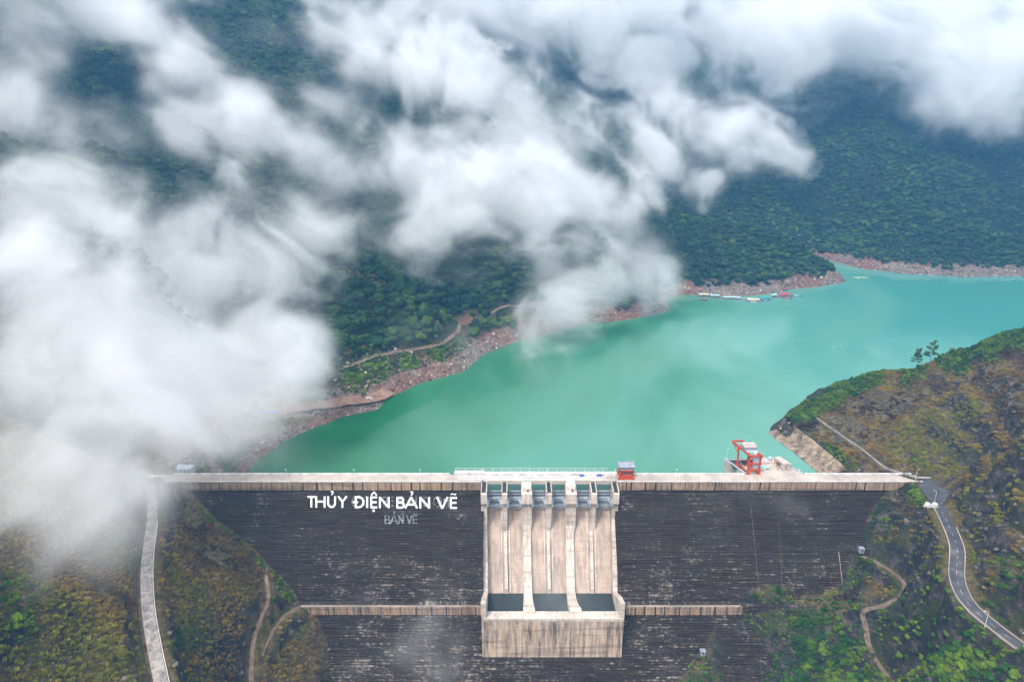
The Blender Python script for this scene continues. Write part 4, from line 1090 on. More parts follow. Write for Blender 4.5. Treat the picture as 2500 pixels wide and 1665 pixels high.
# blue tarp roofs
q = hit(620, 955); t = thing('tarp_shelter', 'long blue tarp shelter on the misty gravel shore', 'shelter', tuple(q), math.radians(22))
MB().ext([(-2.5, 2.4), (0, 3.1), (2.5, 2.4), (2.5, 2.3), (0, 3.0), (-2.5, 2.3)], -7.5, 7.5).build('tarp_roof', M['blue'], t)
for sx in (-7, 0, 7):
    for sy in (-2.3, 2.3): MB().bar((sx, sy, -0.5), (sx, sy, 2.4), 0.15).build('post', M['wood'], t)
# white van
q = hit(850, 922); t = thing('parked_van', 'white van parked on the red earth shore of the lake', 'van', (q[0], q[1], q[2] + 0.2), math.radians(14))
sc = 1.15
b_ = MB(); b_.ext([(-0.95, 0.45), (-0.97, 1.2), (-0.85, 1.95), (0.85, 1.95), (0.97, 1.2), (0.95, 0.45)], -2.5, 1.6); b_.ext([(-0.95, 0.45), (-0.97, 1.15), (0.97, 1.15), (0.95, 0.45)], 1.6, 2.5)
b_.build('body', M['white'], t)
MB().ext([(-0.8, 1.96), (-0.7, 2.05), (0.7, 2.05), (0.8, 1.96)], -2.4, 1.4).build('roof', M['white'], t)
w_ = MB(); w_.add([(1.62, -0.85, 1.2), (1.62, 0.85, 1.2), (2.15, 0.8, 1.17), (2.15, -0.8, 1.17), (1.62, -0.8, 1.9), (1.62, 0.8, 1.9)], [(2, 3, 4, 5), (0, 3, 4), (1, 2, 5)]); w_.build('windscreen', M['glass'], t, False)
for s_ in (-1, 1):
    MB().box(-2.2, 1.3, s_ * 0.975 - 0.02, s_ * 0.975 + 0.02, 1.25, 1.75).build('side_window', M['glass'], t)
    for x in (-1.6, 1.6):
        wv = MB(); wv.bar((x, s_ * 0.7, 0.35), (x, s_ * 1.0, 0.35), 0.72, 0.72, 12); wv.build('wheel', M['rubber'], t)
# rafts
Z2 = lambda a, b: (1440 + a / 3.798, 600 + b / 3.798)
def raft(a, b, L, Wd, rz, roofm, lb, h=3.0, pitch=1.0):
    q = W(*Z2(a, b), ZW); t = thing('floating_house', lb, 'floating house', (q[0], q[1], ZW), math.radians(rz), 'floating houses moored below the headland')
    MB().box(-L / 2 - 1, L / 2 + 1, -Wd / 2 - 1.2, Wd / 2 + 1, 0.1, 0.45).build('deck', M['wood'], t)
    fl = MB()
    for k in range(int(L / 2.2)): fl.box(-L / 2 + k * 2.2, -L / 2 + k * 2.2 + 1.4, -Wd / 2 - 1, Wd / 2 + 0.8, -0.4, 0.1)
    fl.build('floats', M['blue'], t)
    MB().box(-L / 2 + 0.5, L / 2 - 0.5, -Wd / 2 + 1.2, Wd / 2 - 0.4, 0.45, h).build('wall', M['steel2'], t)
    nsh = max(2, int(L / 4))
    for k in range(nsh):
        x0 = -L / 2 - 0.4 + (L + 0.8) * k / nsh; x1 = -L / 2 - 0.4 + (L + 0.8) * (k + 1) / nsh - 0.05; dz = random.uniform(-0.05, 0.05)
        MB().ext([(-Wd / 2 - 0.5, h + dz), (0, h + pitch + dz), (Wd / 2 + 0.3, h + dz), (Wd / 2 + 0.3, h - 0.12 + dz), (0, h + pitch - 0.12 + dz), (-Wd / 2 - 0.5, h - 0.12 + dz)], x0, x1).build('roof_sheet', M[roofm], t)
    for k in range(4): MB().bar((-L / 2 + 0.3 + k * (L - 0.6) / 3, -Wd / 2, 0.4), (-L / 2 + 0.3 + k * (L - 0.6) / 3, -Wd / 2, h), 0.18).build('post', M['wood'], t)
    MB().box(-1, -0.1, -Wd / 2 + 1.1, -Wd / 2 + 1.25, 0.5, 2.3).build('door', M['glass'], t)
    MB().box(1.2, 2.6, -Wd / 2 + 1.1, -Wd / 2 + 1.25, 1.1, 2.0).build('window', M['glass'], t)
    return t
raft(1055, 468, 12.5, 6.5, -4, 'yellow', 'floating house with yellowish roof, leftmost of the moored row')
raft(1157, 478, 11.5, 6, -6, 'aqua', 'floating house with short pale roof beside the yellowish one')
raft(1316, 495, 21, 6.5, -6, 'aqua', 'long floating house with pale aqua roof in mid row')
raft(1508, 515, 15, 8, 0, 'cream', 'floating house with cream roof between aqua and teal roofs')
raft(1612, 500, 15, 10, 20, 'teal', 'floating house with bright teal roof')
raft(1700, 475, 9, 5, 24, 'aqua', 'small floating shed between the teal and the red roof')
raft(1792, 470, 15, 10, 8, 'redroof', 'floating house with large red roof, rightmost of the row', 3.4, 1.8)
raft(1050, 505, 11, 4.5, -4, 'wood', 'low brown raft shed in front of the yellowish roof', 1.6, 0.4)
def boat(a, b, L, rz, m, lb, W_=1.6, zoom=Z2):
    q = W(*zoom(a, b), ZW); t = thing('boat', lb, 'boat', (q[0], q[1], ZW), math.radians(rz), 'boats moored by the floating houses')
    vs = []; n_ = 9
    for k in range(n_):
        u = k / (n_ - 1); w = W_ / 2 * math.sin(math.pi * min(0.97, max(0.03, 0.12 + 0.86 * u))) ** 0.6; sheer = 0.7 + 0.7 * (2 * u - 1) ** 2
        vs += [((u - 0.5) * L, -w, sheer), ((u - 0.5) * L, -w * 0.55, -0.15), ((u - 0.5) * L, w * 0.55, -0.15), ((u - 0.5) * L, w, sheer)]
    fs = []
    for k in range(n_ - 1):
        for j in range(3): fs.append((4 * k + j, 4 * k + j + 1, 4 * k + 4 + j + 1, 4 * k + 4 + j))
    fs += [(0, 1, 2, 3), (4 * n_ - 1, 4 * n_ - 2, 4 * n_ - 3, 4 * n_ - 4)]
    h = link_mesh('hull', vs, fs, M[m], t); sm = h.modifiers.new('thick', 'SOLIDIFY'); sm.thickness = 0.08
    for x in (-0.2, 0.15): MB().box(x * L - 0.15, x * L + 0.15, -W_ / 2 * 0.8, W_ / 2 * 0.8, 0.45, 0.55).build('thwart', M['wood'], t)
    return t
def cabin(t, L, m):
    MB().box(-L * 0.25, L * 0.2, -0.7, 0.7, 0.5, 1.9).build('cabin', M['steel2'], t); MB().box(-L * 0.28, L * 0.23, -0.85, 0.85, 1.9, 2.05).build('cabin_roof', M[m], t)
cabin(boat(1515, 527, 13, 2, 'blueish', 'long pale boat moored in front of the cream roof', 2.6), 13, 'cream')
cabin(boat(1625, 515, 10, -20, 'teal', 'small teal boat below the teal roof', 2.0), 10, 'aqua')
cabin(boat(1830, 492, 12, -14, 'redroof', 'dark red boat in front of the red roof', 2.2), 12, 'redroof')
boat(1870, 470, 12, -10, 'wood', 'brown boat right of the red roof', 2.0)
cabin(boat(1918, 472, 14, -18, 'blue', 'blue boat at the right end of the row', 2.4), 14, 'aqua')
boat(2010, 380, 16, 5, 'teal', 'slim green boat against the headland rocks', 2.2)
cabin(boat(735, 441, 20, 0, 'pink', 'long pale barge half hidden by mist near the rocky point', 3.4), 8, 'white')
cabin(boat(810, 443, 9, 4, 'blueish', 'small pale blue boat beside the misty barge', 2.4), 9, 'blueish')
boat(1430, 497, 9, 70, 'steel2', 'little boat moored end-on beside the long aqua roof', 1.8)
q = W(2101, 678, ZW); t = thing('fish_trap', 'yellow frame of a fish trap floating off the headland', 'fish trap', (q[0], q[1], ZW), 0.2)
MB().bar((-9, -5, 0.4), (9, 3, 0.4), 0.8).build('float', M['yellow'], t); MB().bar((-9, 4, 0.4), (10, -3, 0.4), 0.8).build('float', M['yellow'], t); MB().bar((-9, -5, 0.6), (-9, 4, 0.6), 0.6).build('float', M['yellow'], t)
# buoy line
bl0 = None; k = 0
for a in np.linspace(0, 1, 34):
    px = 1622 + (2120 - 1622) * a + 6 * math.sin(a * 9); py = 787 + 64 * a - 18 * math.sin(a * 2.6) * 0.0
    q = W(px, py, ZW)
    if bl0 is None:
        bm = bmesh.new(); bmesh.ops.create_icosphere(bm, subdivisions=1, radius=0.36); me = bpy.data.meshes.new('buoy'); bm.to_mesh(me); bm.free(); me.materials.append(M['yellow'])
        bl0 = bpy.data.objects.new('buoy', me)
        o = bl0
    else: o = bl0.copy()
    COL.objects.link(o); o.location = (q[0], q[1] + random.uniform(-2, 2), ZW + 0.15)
    tag(o, 'small pale float in the boom line across the lake', 'buoy', 'floats of the boom line across the lake')
q = W(*Z2(0, 0), ZW); q = W(1860 + 548 / 3.136, 740 + 338 / 3.136, ZW)
t = boat(0, 0, 5, 5, 'aqua', 'tiny white and blue boat alone on the open lake', 1.6); t.location = (q[0], q[1], ZW); del t['group']

# ================================================================== VEGETATION
def blob(bm, c, r, seed, sub=2, sq=0.85):
    b = bmesh.ops.create_icosphere(bm, subdivisions=sub, radius=1.0)
    rnd = np.random.default_rng(seed); ph = rnd.random(6) * 6.28
    for v in b['verts']:
        p = v.co; k = 1 + 0.16 * math.sin(3.1 * p.x + ph[0]) * math.cos(3.7 * p.y + ph[1]) + 0.22 * (rnd.random() - 0.5)
        v.co = Vector((c[0] + p.x * r * k, c[1] + p.y * r * k, c[2] + p.z * r * k * sq))
def leaf_mat(name, stops, var=0.5):
    m, nt, b = mat(name, 0.85, 0.12); q = NB(nt); p = q.pos()
    oi = q.n("ShaderNodeObjectInfo")
    big = q.noise(p, 0.011, 3, 0.6); fine = q.noise(p, 0.9, 4, 0.7)
    f = q.math('ADD', q.math('MULTIPLY', oi.outputs['Random'], 0.5), q.math('ADD', q.math('MULTIPLY', big, 0.35), q.math('MULTIPLY', fine, 0.35)))
    c = q.ramp(f, stops)
    c = q.mix(1.0, c, q.ramp(q.noise(p, 0.0065, 5, 0.6, 0.6), [(0.38, (0.62, 0.70, 0.80)), (0.62, (1.35, 1.25, 0.95))]), 'MULTIPLY')
    q.l(c, b.inputs["Base Color"]); return m
M['leaf'] = leaf_mat('forest_leaves', [(0.25, (0.005, 0.018, 0.008)), (0.5, (0.012, 0.038, 0.012)), (0.72, (0.028, 0.065, 0.014)), (0.92, (0.070, 0.105, 0.020))])
def crown_mesh(seed, leaves=90, nb=7, name='crown', m='leaf', flat=0.8):
    rnd = np.random.default_rng(seed); bm = bmesh.new()
    blob(bm, (0, 0, 0.1), 0.62, seed, 2, 0.8)
    pts = []
    for k in range(nb):
        a = rnd.random() * 6.28; rr_ = 0.35 + 0.3 * rnd.random(); z = rnd.random() * 0.7 - 0.15
        c = (math.cos(a) * rr_, math.sin(a) * rr_, z * flat); r = 0.28 + 0.2 * rnd.random(); pts.append((c, r)); blob(bm, c, r, seed * 31 + k, 1 if k % 2 else 2)
    for k in range(leaves):
        c, r = pts[k % nb]; d = rnd.normal(size=3); d /= np.linalg.norm(d); d[2] = abs(d[2]) * 0.9
        P = np.array(c) + d * r * (0.95 + 0.3 * rnd.random()); a = rnd.normal(size=3); a /= np.linalg.norm(a); b_ = np.cross(a, d); s_ = 0.06 + 0.07 * rnd.random()
        vs = [bm.verts.new(P + a * s_), bm.verts.new(P + b_ * s_ - a * s_ * 0.3), bm.verts.new(P - b_ * s_ - a * s_ * 0.3)]
        bm.faces.new(vs)
    me = bpy.data.meshes.new(name); bm.to_mesh(me); bm.free(); me.materials.append(M[m]); return me
CROWNS = [crown_mesh(100 + i, 90, 7) for i in range(6)]
def trunk_mesh():
    mb = MB(); mb.cyl((0, 0), 0.05, -1.2, 0.1, 7, 0.03)
    for k in range(4):
        a = k * 1.6 + 0.4; mb.bar((0, 0, -0.35 + 0.1 * k), (0.35 * math.cos(a), 0.35 * math.sin(a), 0.15 + 0.05 * k), 0.03)
    me = bpy.data.meshes.new('trunk'); me.from_pydata(mb.v, [], mb.f); me.materials.append(M['wood']); return me
TRUNK = trunk_mesh()
src = bpy.data.collections.new('plant_sources')
def hidden_col(name, meshes):
    c = bpy.data.collections.new(name)
    for i, me in enumerate(meshes):
        o = bpy.data.objects.new('%s_%s' % (name, 'abcdefghijkl'[i]), me); c.objects.link(o)
    return c
def scatter(name, P, size, col, kind_label, rot_tilt=0.15, cols=None, cat=None, aspect=None):
    """one stuff object: points that each carry an instance"""
    me = bpy.data.meshes.new(name); me.vertices.add(len(P)); me.vertices.foreach_set('co', np.asarray(P, np.float32).ravel())
    a = me.attributes.new('size', 'FLOAT', 'POINT'); a.data.foreach_set('value', np.asarray(size, np.float32))
    if cols is not None:
        a = me.attributes.new('tint', 'FLOAT_COLOR', 'POINT'); c4 = np.ones((len(P), 4), np.float32); c4[:, :3] = cols; a.data.foreach_set('color', c4.ravel())
    o = bpy.data.objects.new(name, me); COL.objects.link(o)
    o['kind'] = 'stuff'; o['label'] = kind_label
    if cat: o['category'] = cat
    ng = bpy.data.node_groups.new(name, 'GeometryNodeTree')
    ng.interface.new_socket('Geometry', in_out='INPUT', socket_type='NodeSocketGeometry'); ng.interface.new_socket('Geometry', in_out='OUTPUT', socket_type='NodeSocketGeometry')
    N = ng.nodes; L = ng.links
    gi = N.new('NodeGroupInput'); go = N.new('NodeGroupOutput')
    ci = N.new('GeometryNodeCollectionInfo'); ci.inputs['Collection'].default_value = col; ci.inputs['Separate Children'].default_value = True; ci.inputs['Reset Children'].default_value = True
    ip = N.new('GeometryNodeInstanceOnPoints'); ip.inputs['Pick Instance'].default_value = True
    L.new(gi.outputs[0], ip.inputs['Points']); L.new(ci.outputs[0], ip.inputs['Instance'])
    rv = N.new('FunctionNodeRandomValue'); rv.data_type = 'FLOAT_VECTOR'; rv.inputs[0].default_value = (-rot_tilt, -rot_tilt, 0); rv.inputs[1].default_value = (rot_tilt, rot_tilt, 6.28)
    L.new(rv.outputs[0], ip.inputs['Rotation'])
    at = N.new('GeometryNodeInputNamedAttribute'); at.data_type = 'FLOAT'; at.inputs['Name'].default_value = 'size'
    rs = N.new('FunctionNodeRandomValue'); rs.data_type = 'FLOAT_VECTOR'; rs.inputs[0].default_value = (0.8, 0.8, 0.75); rs.inputs[1].default_value = (1.2, 1.2, 1.25); rs.inputs['Seed'].default_value = 5
    vm = N.new('ShaderNodeVectorMath'); vm.operation = 'SCALE'; L.new(rs.outputs[0], vm.inputs[0]); L.new(at.outputs['Attribute'], vm.inputs['Scale'])
    L.new(vm.outputs[0], ip.inputs['Scale']); L.new(ip.outputs[0], go.inputs[0])
    md = o.modifiers.new('scatter', 'NODES'); md.node_group = ng
    return o

def jitter_grid(x0, x1, y0, y1, st, rng):
    xs = np.arange(x0, x1, st); ys = np.arange(y0, y1, st); X, Y = np.meshgrid(xs, ys)
    X = X + (rng.random(X.shape) - 0.5) * st * 0.9; Y = Y + (rng.random(X.shape) - 0.5) * st * 0.9
    return X.ravel(), Y.ravel()
def project(x, y, z):
    dz = z - CAM_H; dep = y * CP - dz * SP
    return 1250 + FPX * x / dep, 832.5 + FPX * (-dz * CP - y * SP) / dep, dep
rg = np.random.default_rng(21)
X, Y = jitter_grid(-1250, 1750, 396, 2400, 6.6, rg)
px, py, dep = project(X, Y, np.zeros_like(X))
sd = lake_sd(X, Y)
keep = (np.abs((px - 1250) / 1250) < 1.35) & (sd > 10)
X, Y, sd = X[keep], Y[keep], sd[keep]
Z = terrain_h(X, Y)
px, py, dep = project(X, Y, Z)
beach = (1 - sstep(500, 575, Y)) * (X < 120)
need = np.where(Y > 700, 15, 19) + 60 * beach + 8 * (fbm2(X / 22, Y / 22, 3, 91) - 0.5) * 2
right_bank = (X > 110) & (Y < 880) & (Y < 640 + 0.45 * (X - 110))
ok = (sd > need) & (py > -140) & ~right_bank
# keep the forest tracks clear
for HPx in (HP, HP2):
    for a, b in zip(HPx[:-1], HPx[1:]):
        dd, _ = segdist(X, Y, a, b); ok &= dd > 5.5
        # open view from the front: trees just before the track are lower
X, Y, Z, dep, px, py = X[ok], Y[ok], Z[ok], dep[ok], px[ok], py[ok]
S = np.where(Y > 900, 0.85, 1.0) * (3.6 + 4.6 * rg.random(len(X)) ** 2.0) * (0.75 + 0.6 * fbm2(X / 60, Y / 60, 3, 131))
for HPx in (HP, HP2):
    for a, b in zip(HPx[:-1], HPx[1:]):
        dd, _ = segdist(X, Y + 14, a, b); S = np.where(dd < 13, S * 0.5, S)
zc = Z + S * 0.55
vis = (px > 0) & (px < 2500) & (py > 0)
order = np.argsort(np.where(vis, dep, 1e9))
# single trees: the nearest ones that the mist leaves in view
clear = vis & (px > 820) & (px < 2450)
idx = np.argsort(np.where(clear, dep, 1e9))[:290]
single = np.zeros(len(X), bool); single[idx] = True
for n_, i in enumerate(idx):
    e = bpy.data.objects.new('broadleaf_tree', None); COL.objects.link(e); e.location = (X[i], Y[i], Z[i]); e.rotation_euler = (0, 0, rg.random() * 6.28); e.scale = (S[i], S[i], S[i] * 1.05)
    where = 'above the rocky left shore' if px[i] < 1560 else ('on the headland behind the floating houses' if px[i] < 2050 else 'on the far shore at the right')
    e['label'] = 'round green broadleaf tree in the dense forest ' + where; e['category'] = 'tree'; e['group'] = 'forest trees ' + where
    c = bpy.data.objects.new('crown', CROWNS[n_ % 6]); COL.objects.link(c); c.parent = e; c.location = (0, 0, 0.55)
    t = bpy.data.objects.new('trunk', TRUNK); COL.objects.link(t); t.parent = e; t.location = (0, 0, 0.55)
ccol = hidden_col('forest_crown', CROWNS)
fo = scatter('forest', np.stack([X, Y, zc], 1)[~single], S[~single], ccol, 'dense green forest covering the mountains behind the lake', cat=None)

# brush on the slopes near the dam
def tint_mat():
    m, nt, b = mat('brush_leaves', 0.9, 0.1); q = NB(nt); p = q.pos()
    at = q.n("ShaderNodeAttribute"); at.attribute_type = 'INSTANCER'; at.attribute_name = 'tint'
    fine = q.noise(p, 1.6, 4, 0.7)
    q.l(q.mix(0.8, at.outputs['Color'], q.ramp(fine, [(0.3, 0.45), (0.7, 1.4)]), 'MULTIPLY'), b.inputs["Base Color"]); return m
M['brush'] = tint_mat()
def tuft_mesh(seed, n=46):
    rnd = np.random.default_rng(seed); bm = bmesh.new()
    for k in range(n):
        a = rnd.random() * 6.28; r = 0.9 * rnd.random() ** 0.6; P = np.array([math.cos(a) * r, math.sin(a) * r, 0.1 + 0.5 * (1 - r * r) * (0.5 + 0.6 * rnd.random())])
        d = np.array([math.cos(a) * 0.5, math.sin(a) * 0.5, 0.6 + rnd.random()]); d /= np.linalg.norm(d); s_ = np.cross(d, rnd.normal(size=3)); s_ /= np.linalg.norm(s_)
        L_ = 0.25 + 0.3 * rnd.random(); w = 0.09 + 0.09 * rnd.random()
        bm.faces.new([bm.verts.new(P - s_ * w - d * L_ * 0.6), bm.verts.new(P + s_ * w - d * L_ * 0.6), bm.verts.new(P + d * L_ + s_ * w * 0.4), bm.verts.new(P + d * L_ - s_ * w * 0.4)])
    me = bpy.data.meshes.new('tuft'); bm.to_mesh(me); bm.free(); me.materials.append(M['brush']); return me
TUFTS = [tuft_mesh(300 + i) for i in range(4)] + [crown_mesh(400 + i, 60, 5, 'bush', 'brush') for i in range(3)]
tcol = hidden_col('brush_tuft', TUFTS[:4]); bcol = hidden_col('brush_bush', TUFTS[4:])
X, Y = jitter_grid(-420, 430, 190, 720, 1.75, rg)
px, py, dep = project(X, Y, np.zeros_like(X))
k = (px > -250) & (px < 2750); X, Y = X[k], Y[k]
sd = lake_sd(X, Y)
k = (Y < 390) | (sd > np.where(X > 110, 0.6, 3))
lbank = (X < 110) & (Y > 391); k &= ~(lbank & ((sd < 14) | (Y > 720)))
rb = (X > 110) & (Y > 391); k &= ~(rb & (Y > 640 + 0.45 * (X - 110)))
X, Y, sd = X[k], Y[k], sd[k]
Z = terrain_h(X, Y); px, py, dep = project(X, Y, Z); dx, dy = px / K, py / K
e_ = 2.0; Zx = terrain_h(X + e_, Y); Zy = terrain_h(X, Y + e_); slope = np.hypot(Zx - Z, Zy - Z) / e_
n1 = fbm2(X / 34, Y / 34, 5, 101); n2 = fbm2(X / 12, Y / 12, 4, 111); n3 = fbm2(X / 5, Y / 5, 3, 121)
def near_line(pts, w):
    P = [D(*p) for p in pts]; r = np.zeros(len(X), bool)
    for a, b in zip(P[:-1], P[1:]): r |= segdist(X, Y, a, b)[0] < w
    return r
bad = near_line(ROAD_R, 6.3) | near_line(ROAD_L, 5.6) | near_line(TRACK_R, 2.9) | near_line(TRACK_L1, 2.7) | near_line(TRACK_L2, 2.2)
pwl = np.array([p[:2] for p in pw]); 
for a, b in zip(pwl[:-1:4], pwl[4::4]): bad |= segdist(X, Y, a, b)[0] < 2.2
bad |= (X > 195) & (X < 262) & (Y > 380) & (Y < 391)
# in front of the dam face: only where the ground stands clear of it
faceY = np.where(Z > -59, 386.5 + 0.75 * Z, np.minimum(338.6, 387.35 + 0.75 * Z))
bad |= (Y < 391) & (Y > faceY - 0.3) & (X > -232) & (X < 258)
plaza = [D(*p)[:2] for p in ((2112, 1097, 0), (2165, 1098, 0), (2198, 1130, 0), (2180, 1165, 0), (2145, 1170, 0), (2110, 1118, 0))]
ins = np.zeros(len(X), bool)
for i in range(6):
    a = plaza[i]; b = plaza[(i + 1) % 6]; ins ^= ((a[1] > Y) != (b[1] > Y)) & (X < (b[0] - a[0]) * (Y - a[1]) / (b[1] - a[1] + 1e-12) + a[0])
bad |= ins
def zone(x, y, r): return np.exp(-(((dx - x) ** 2 + (dy - y) ** 2) / r ** 2))
green = np.zeros(len(X))
for x, y, r, w in ((1835, 958, 22, 1.3), (810, 870, 35, 1.2), (870, 850, 40, 1.1), (940, 838, 40, 1.0), (1010, 815, 35, .9), (1060, 790, 30, .8), (1850, 1500, 150, 1.2), (1750, 1420, 60, 1), (1950, 1530, 120, 1), (2100, 1480, 90, 1.1), (2200, 1500, 120, 1.1), (2300, 1560, 100, 1.0), (1690, 1480, 60, .8), (1600, 1540, 70, .9), (2080, 1440, 60, .7),
                   (1900, 900, 45, 1.4), (1960, 875, 40, 1.2), (1850, 945, 35, 1.3), (2200, 800, 50, 1.5), (2270, 780, 50, 1.5), (2340, 750, 60, 1.5), (2000, 860, 30, .8), (2100, 850, 40, .7),
                   (1850, 1010, 30, .8), (1900, 1050, 30, .9), (1930, 1075, 30, 1), (2320, 1330, 70, .6), (2340, 1400, 50, .6), (2110, 1135, 40, 1.0), (2050, 1180, 30, .7), (1990, 1290, 25, 1), (1960, 1330, 25, .9), (2020, 1200, 40, .6),
                   (630, 1290, 20, 1.3), (660, 1350, 25, 1.4), (560, 1240, 18, 1.2), (500, 1200, 15, 1), (600, 1290, 20, 1.2), (680, 1385, 25, 1.2), (50, 1430, 30, 1.4), (20, 1350, 60, .5), (420, 1470, 50, .5), (700, 1450, 40, .7), (540, 1070, 50, .9), (450, 1080, 60, .6), (640, 1400, 30, 1)):
    green = np.maximum(green, w * zone(x, y, r))
# green seam along both contacts with the face
seam = np.exp(-((np.abs(faceY - Y)) / 4.0) ** 2) * (Y < 391) * (np.abs(X) < 250)
green = np.maximum(green, 1.15 * seam * (Z > -62))
gsc = green + 1.1 * (n1 - 0.5) + 0.5 * (n2 - 0.5) + np.where((X > 0) & (dy > 1380), 0.42, 0) + np.where((X > 0) & (Y < 391), 0.06, 0) + np.where((X < 0) & (Y < 391), -0.02, 0)
isg = gsc > 0.42
ochre = np.array([0.30, 0.205, 0.05]); brown = np.array([0.19, 0.115, 0.05]); yg = np.array([0.21, 0.20, 0.035]); dkb = np.array([0.055, 0.036, 0.026]); grn = np.array([0.095, 0.155, 0.012]); dgn = np.array([0.020, 0.062, 0.011])
def mixc(a, b, t): t = np.clip(t, 0, 1)[:, None]; return a * (1 - t) + b * t
c = mixc(np.tile(brown, (len(X), 1)), np.tile(ochre, (len(X), 1)), (n2 - 0.42) * 7)
c = mixc(c, np.tile(yg, (len(X), 1)), (n1 - 0.5) * 8)
c = mixc(c, np.tile(dkb, (len(X), 1)), ((0.45 - n1) * 8) * np.where(X > 0, 1.0, 0.8))
c = mixc(c, np.tile(dkb * 1.2, (len(X), 1)), np.where((X > 100) & (dy < 1350), 0.12, 0.0))
gg = mixc(np.tile(dgn, (len(X), 1)), np.tile(grn, (len(X), 1)), (n3 - 0.35) * 3)
up = (dy < 960) & (X > 0)
gg = np.where(up[:, None], gg * 0.75, gg)
c = mixc(c, gg, (gsc - 0.30) * 6)
c = c * (0.85 + 0.65 * rg.random((len(X), 1)))
# rocky places stay bare
rocky = (slope > 2.0) & (n3 < 0.55) & ~isg
rocky |= (n1 < 0.42) & (n3 < 0.60) & (X > 0) & (green < 0.3)
rocky |= (n3 < 0.42) & (X > 0) & (green < 0.3)
rocky |= (X < 110) & (Y > 391) & (green < 0.4) & (n2 < 0.62)
rocky |= (X < 0) & (n1 < 0.31) & (n3 < 0.6)
onrev = (X > 185) & (Y > 391) & (Y < 456) & (Z < 0.5) & (sd < 17)
k = ~bad & ~rocky & ~onrev & (rg.random(len(X)) < 0.93)
P = np.stack([X, Y, Z - 0.1], 1); size = 0.85 + 1.0 * rg.random(len(X)) ** 1.5
t_ = k & ~(isg & (rg.random(len(X)) < 0.55))
scatter('brush', P[t_], size[t_], tcol, 'ochre and brown dry brush covering the slopes beside the dam', 0.3, c[t_])
b_ = k & isg & (rg.random(len(X)) < np.where(green > 0.7, 0.85, 0.5))
bs_ = np.where(up | (green > 0.8), 2.0, 1.3) * (0.5 + 0.9 * rg.random(len(X)) ** 1.5)
bs_ = np.where(seam > 0.3, 1.0, bs_)
PB = P.copy(); PB[:, 2] += bs_ * 0.25
scatter('shrubbery', PB[b_], bs_[b_], bcol, 'leafy green bushes in the hollows and along the dam edges', 0.3, c[b_] * 0.85)
# loose rocks on the shores
SLOPE = (X.copy(), Y.copy(), Z.copy(), (rocky | (rg.random(len(X)) < 0.06)) & ~bad & ~onrev & ((X > 100) | (Y < 391)))
def rock_mesh(seed):
    rnd = np.random.default_rng(seed); bm = bmesh.new(); bmesh.ops.create_icosphere(bm, subdivisions=1, radius=1)
    for v in bm.verts: v.co = Vector((v.co.x * (0.8 + .5 * rnd.random()), v.co.y * (0.8 + .5 * rnd.random()), v.co.z * (0.5 + .4 * rnd.random())))
    me = bpy.data.meshes.new('rock'); bm.to_mesh(me); bm.free(); me.materials.append(M['rock']); return me
def rock_mat():
    m, nt, b = mat('shore_rock', 0.9, 0.2); q = NB(nt); oi = q.n("ShaderNodeObjectInfo")
    f = q.math('ADD', q.math('MULTIPLY', oi.outputs['Random'], 0.7), q.math('MULTIPLY', q.noise(q.pos(), 0.05, 4, 0.6), 0.5))
    q.l(q.ramp(f, [(0.25, (0.06, 0.047, 0.04)), (0.5, (0.13, 0.095, 0.075)), (0.75, (0.23, 0.18, 0.145)), (0.92, (0.46, 0.40, 0.33))]), b.inputs["Base Color"]); return m
M['rock'] = rock_mat()
rcol = hidden_col('rock', [rock_mesh(i) for i in range(4)])
X, Y = jitter_grid(-420, 1150, 392, 1250, 3.1, rg)
sd = lake_sd(X, Y); px, py, dep = project(X, Y, np.full(len(X), -5.0))
lim = np.where((Y < 600) & (X < 120), 55, 15)
k = (sd > -1) & (sd < lim) & (px < 2700) & (px > -100) & ~((X > 110) & (Y < 690))
k |= (sd > -1) & (sd < 15) & (X > 110) & (Y > 391) & (Y < 690) & (rg.random(len(X)) < 0.35)
k &= (rg.random(len(X)) < np.where(Y < 600, 0.7, 0.4)); X, Y, sd = X[k], Y[k], sd[k]
Z = terrain_h(X, Y); RS = 0.35 + 1.5 * rg.random(len(X)) ** 3 + np.where(Y > 600, 0.6, 0)
scatter('shore_rocks', np.stack([X, Y, Z + 0.1], 1), RS, rcol, 'pale and brown broken rock along the bare shoreline', 0.6)
o = bpy.data.objects['shore_rocks']; o.name = 'rubble'

M['darkrock'] = dirt_mat('slope_rock', (0.022, 0.020, 0.020), (0.15, 0.125, 0.105), 0.22)
DR = []
for i in range(4):
    me = rock_mesh(20 + i); me.materials.clear(); me.materials.append(M['darkrock']); DR.append(me)
dcol = hidden_col('slope_rock', DR)
X, Y, Z, k = SLOPE; k = k & (rg.random(len(X)) < 0.3)
scatter('slope_rubble', np.stack([X, Y, Z], 1)[k], (0.5 + 1.3 * rg.random(len(X)) ** 2)[k], dcol, 'dark broken rock showing between the brush on the steep slopes', 0.6)
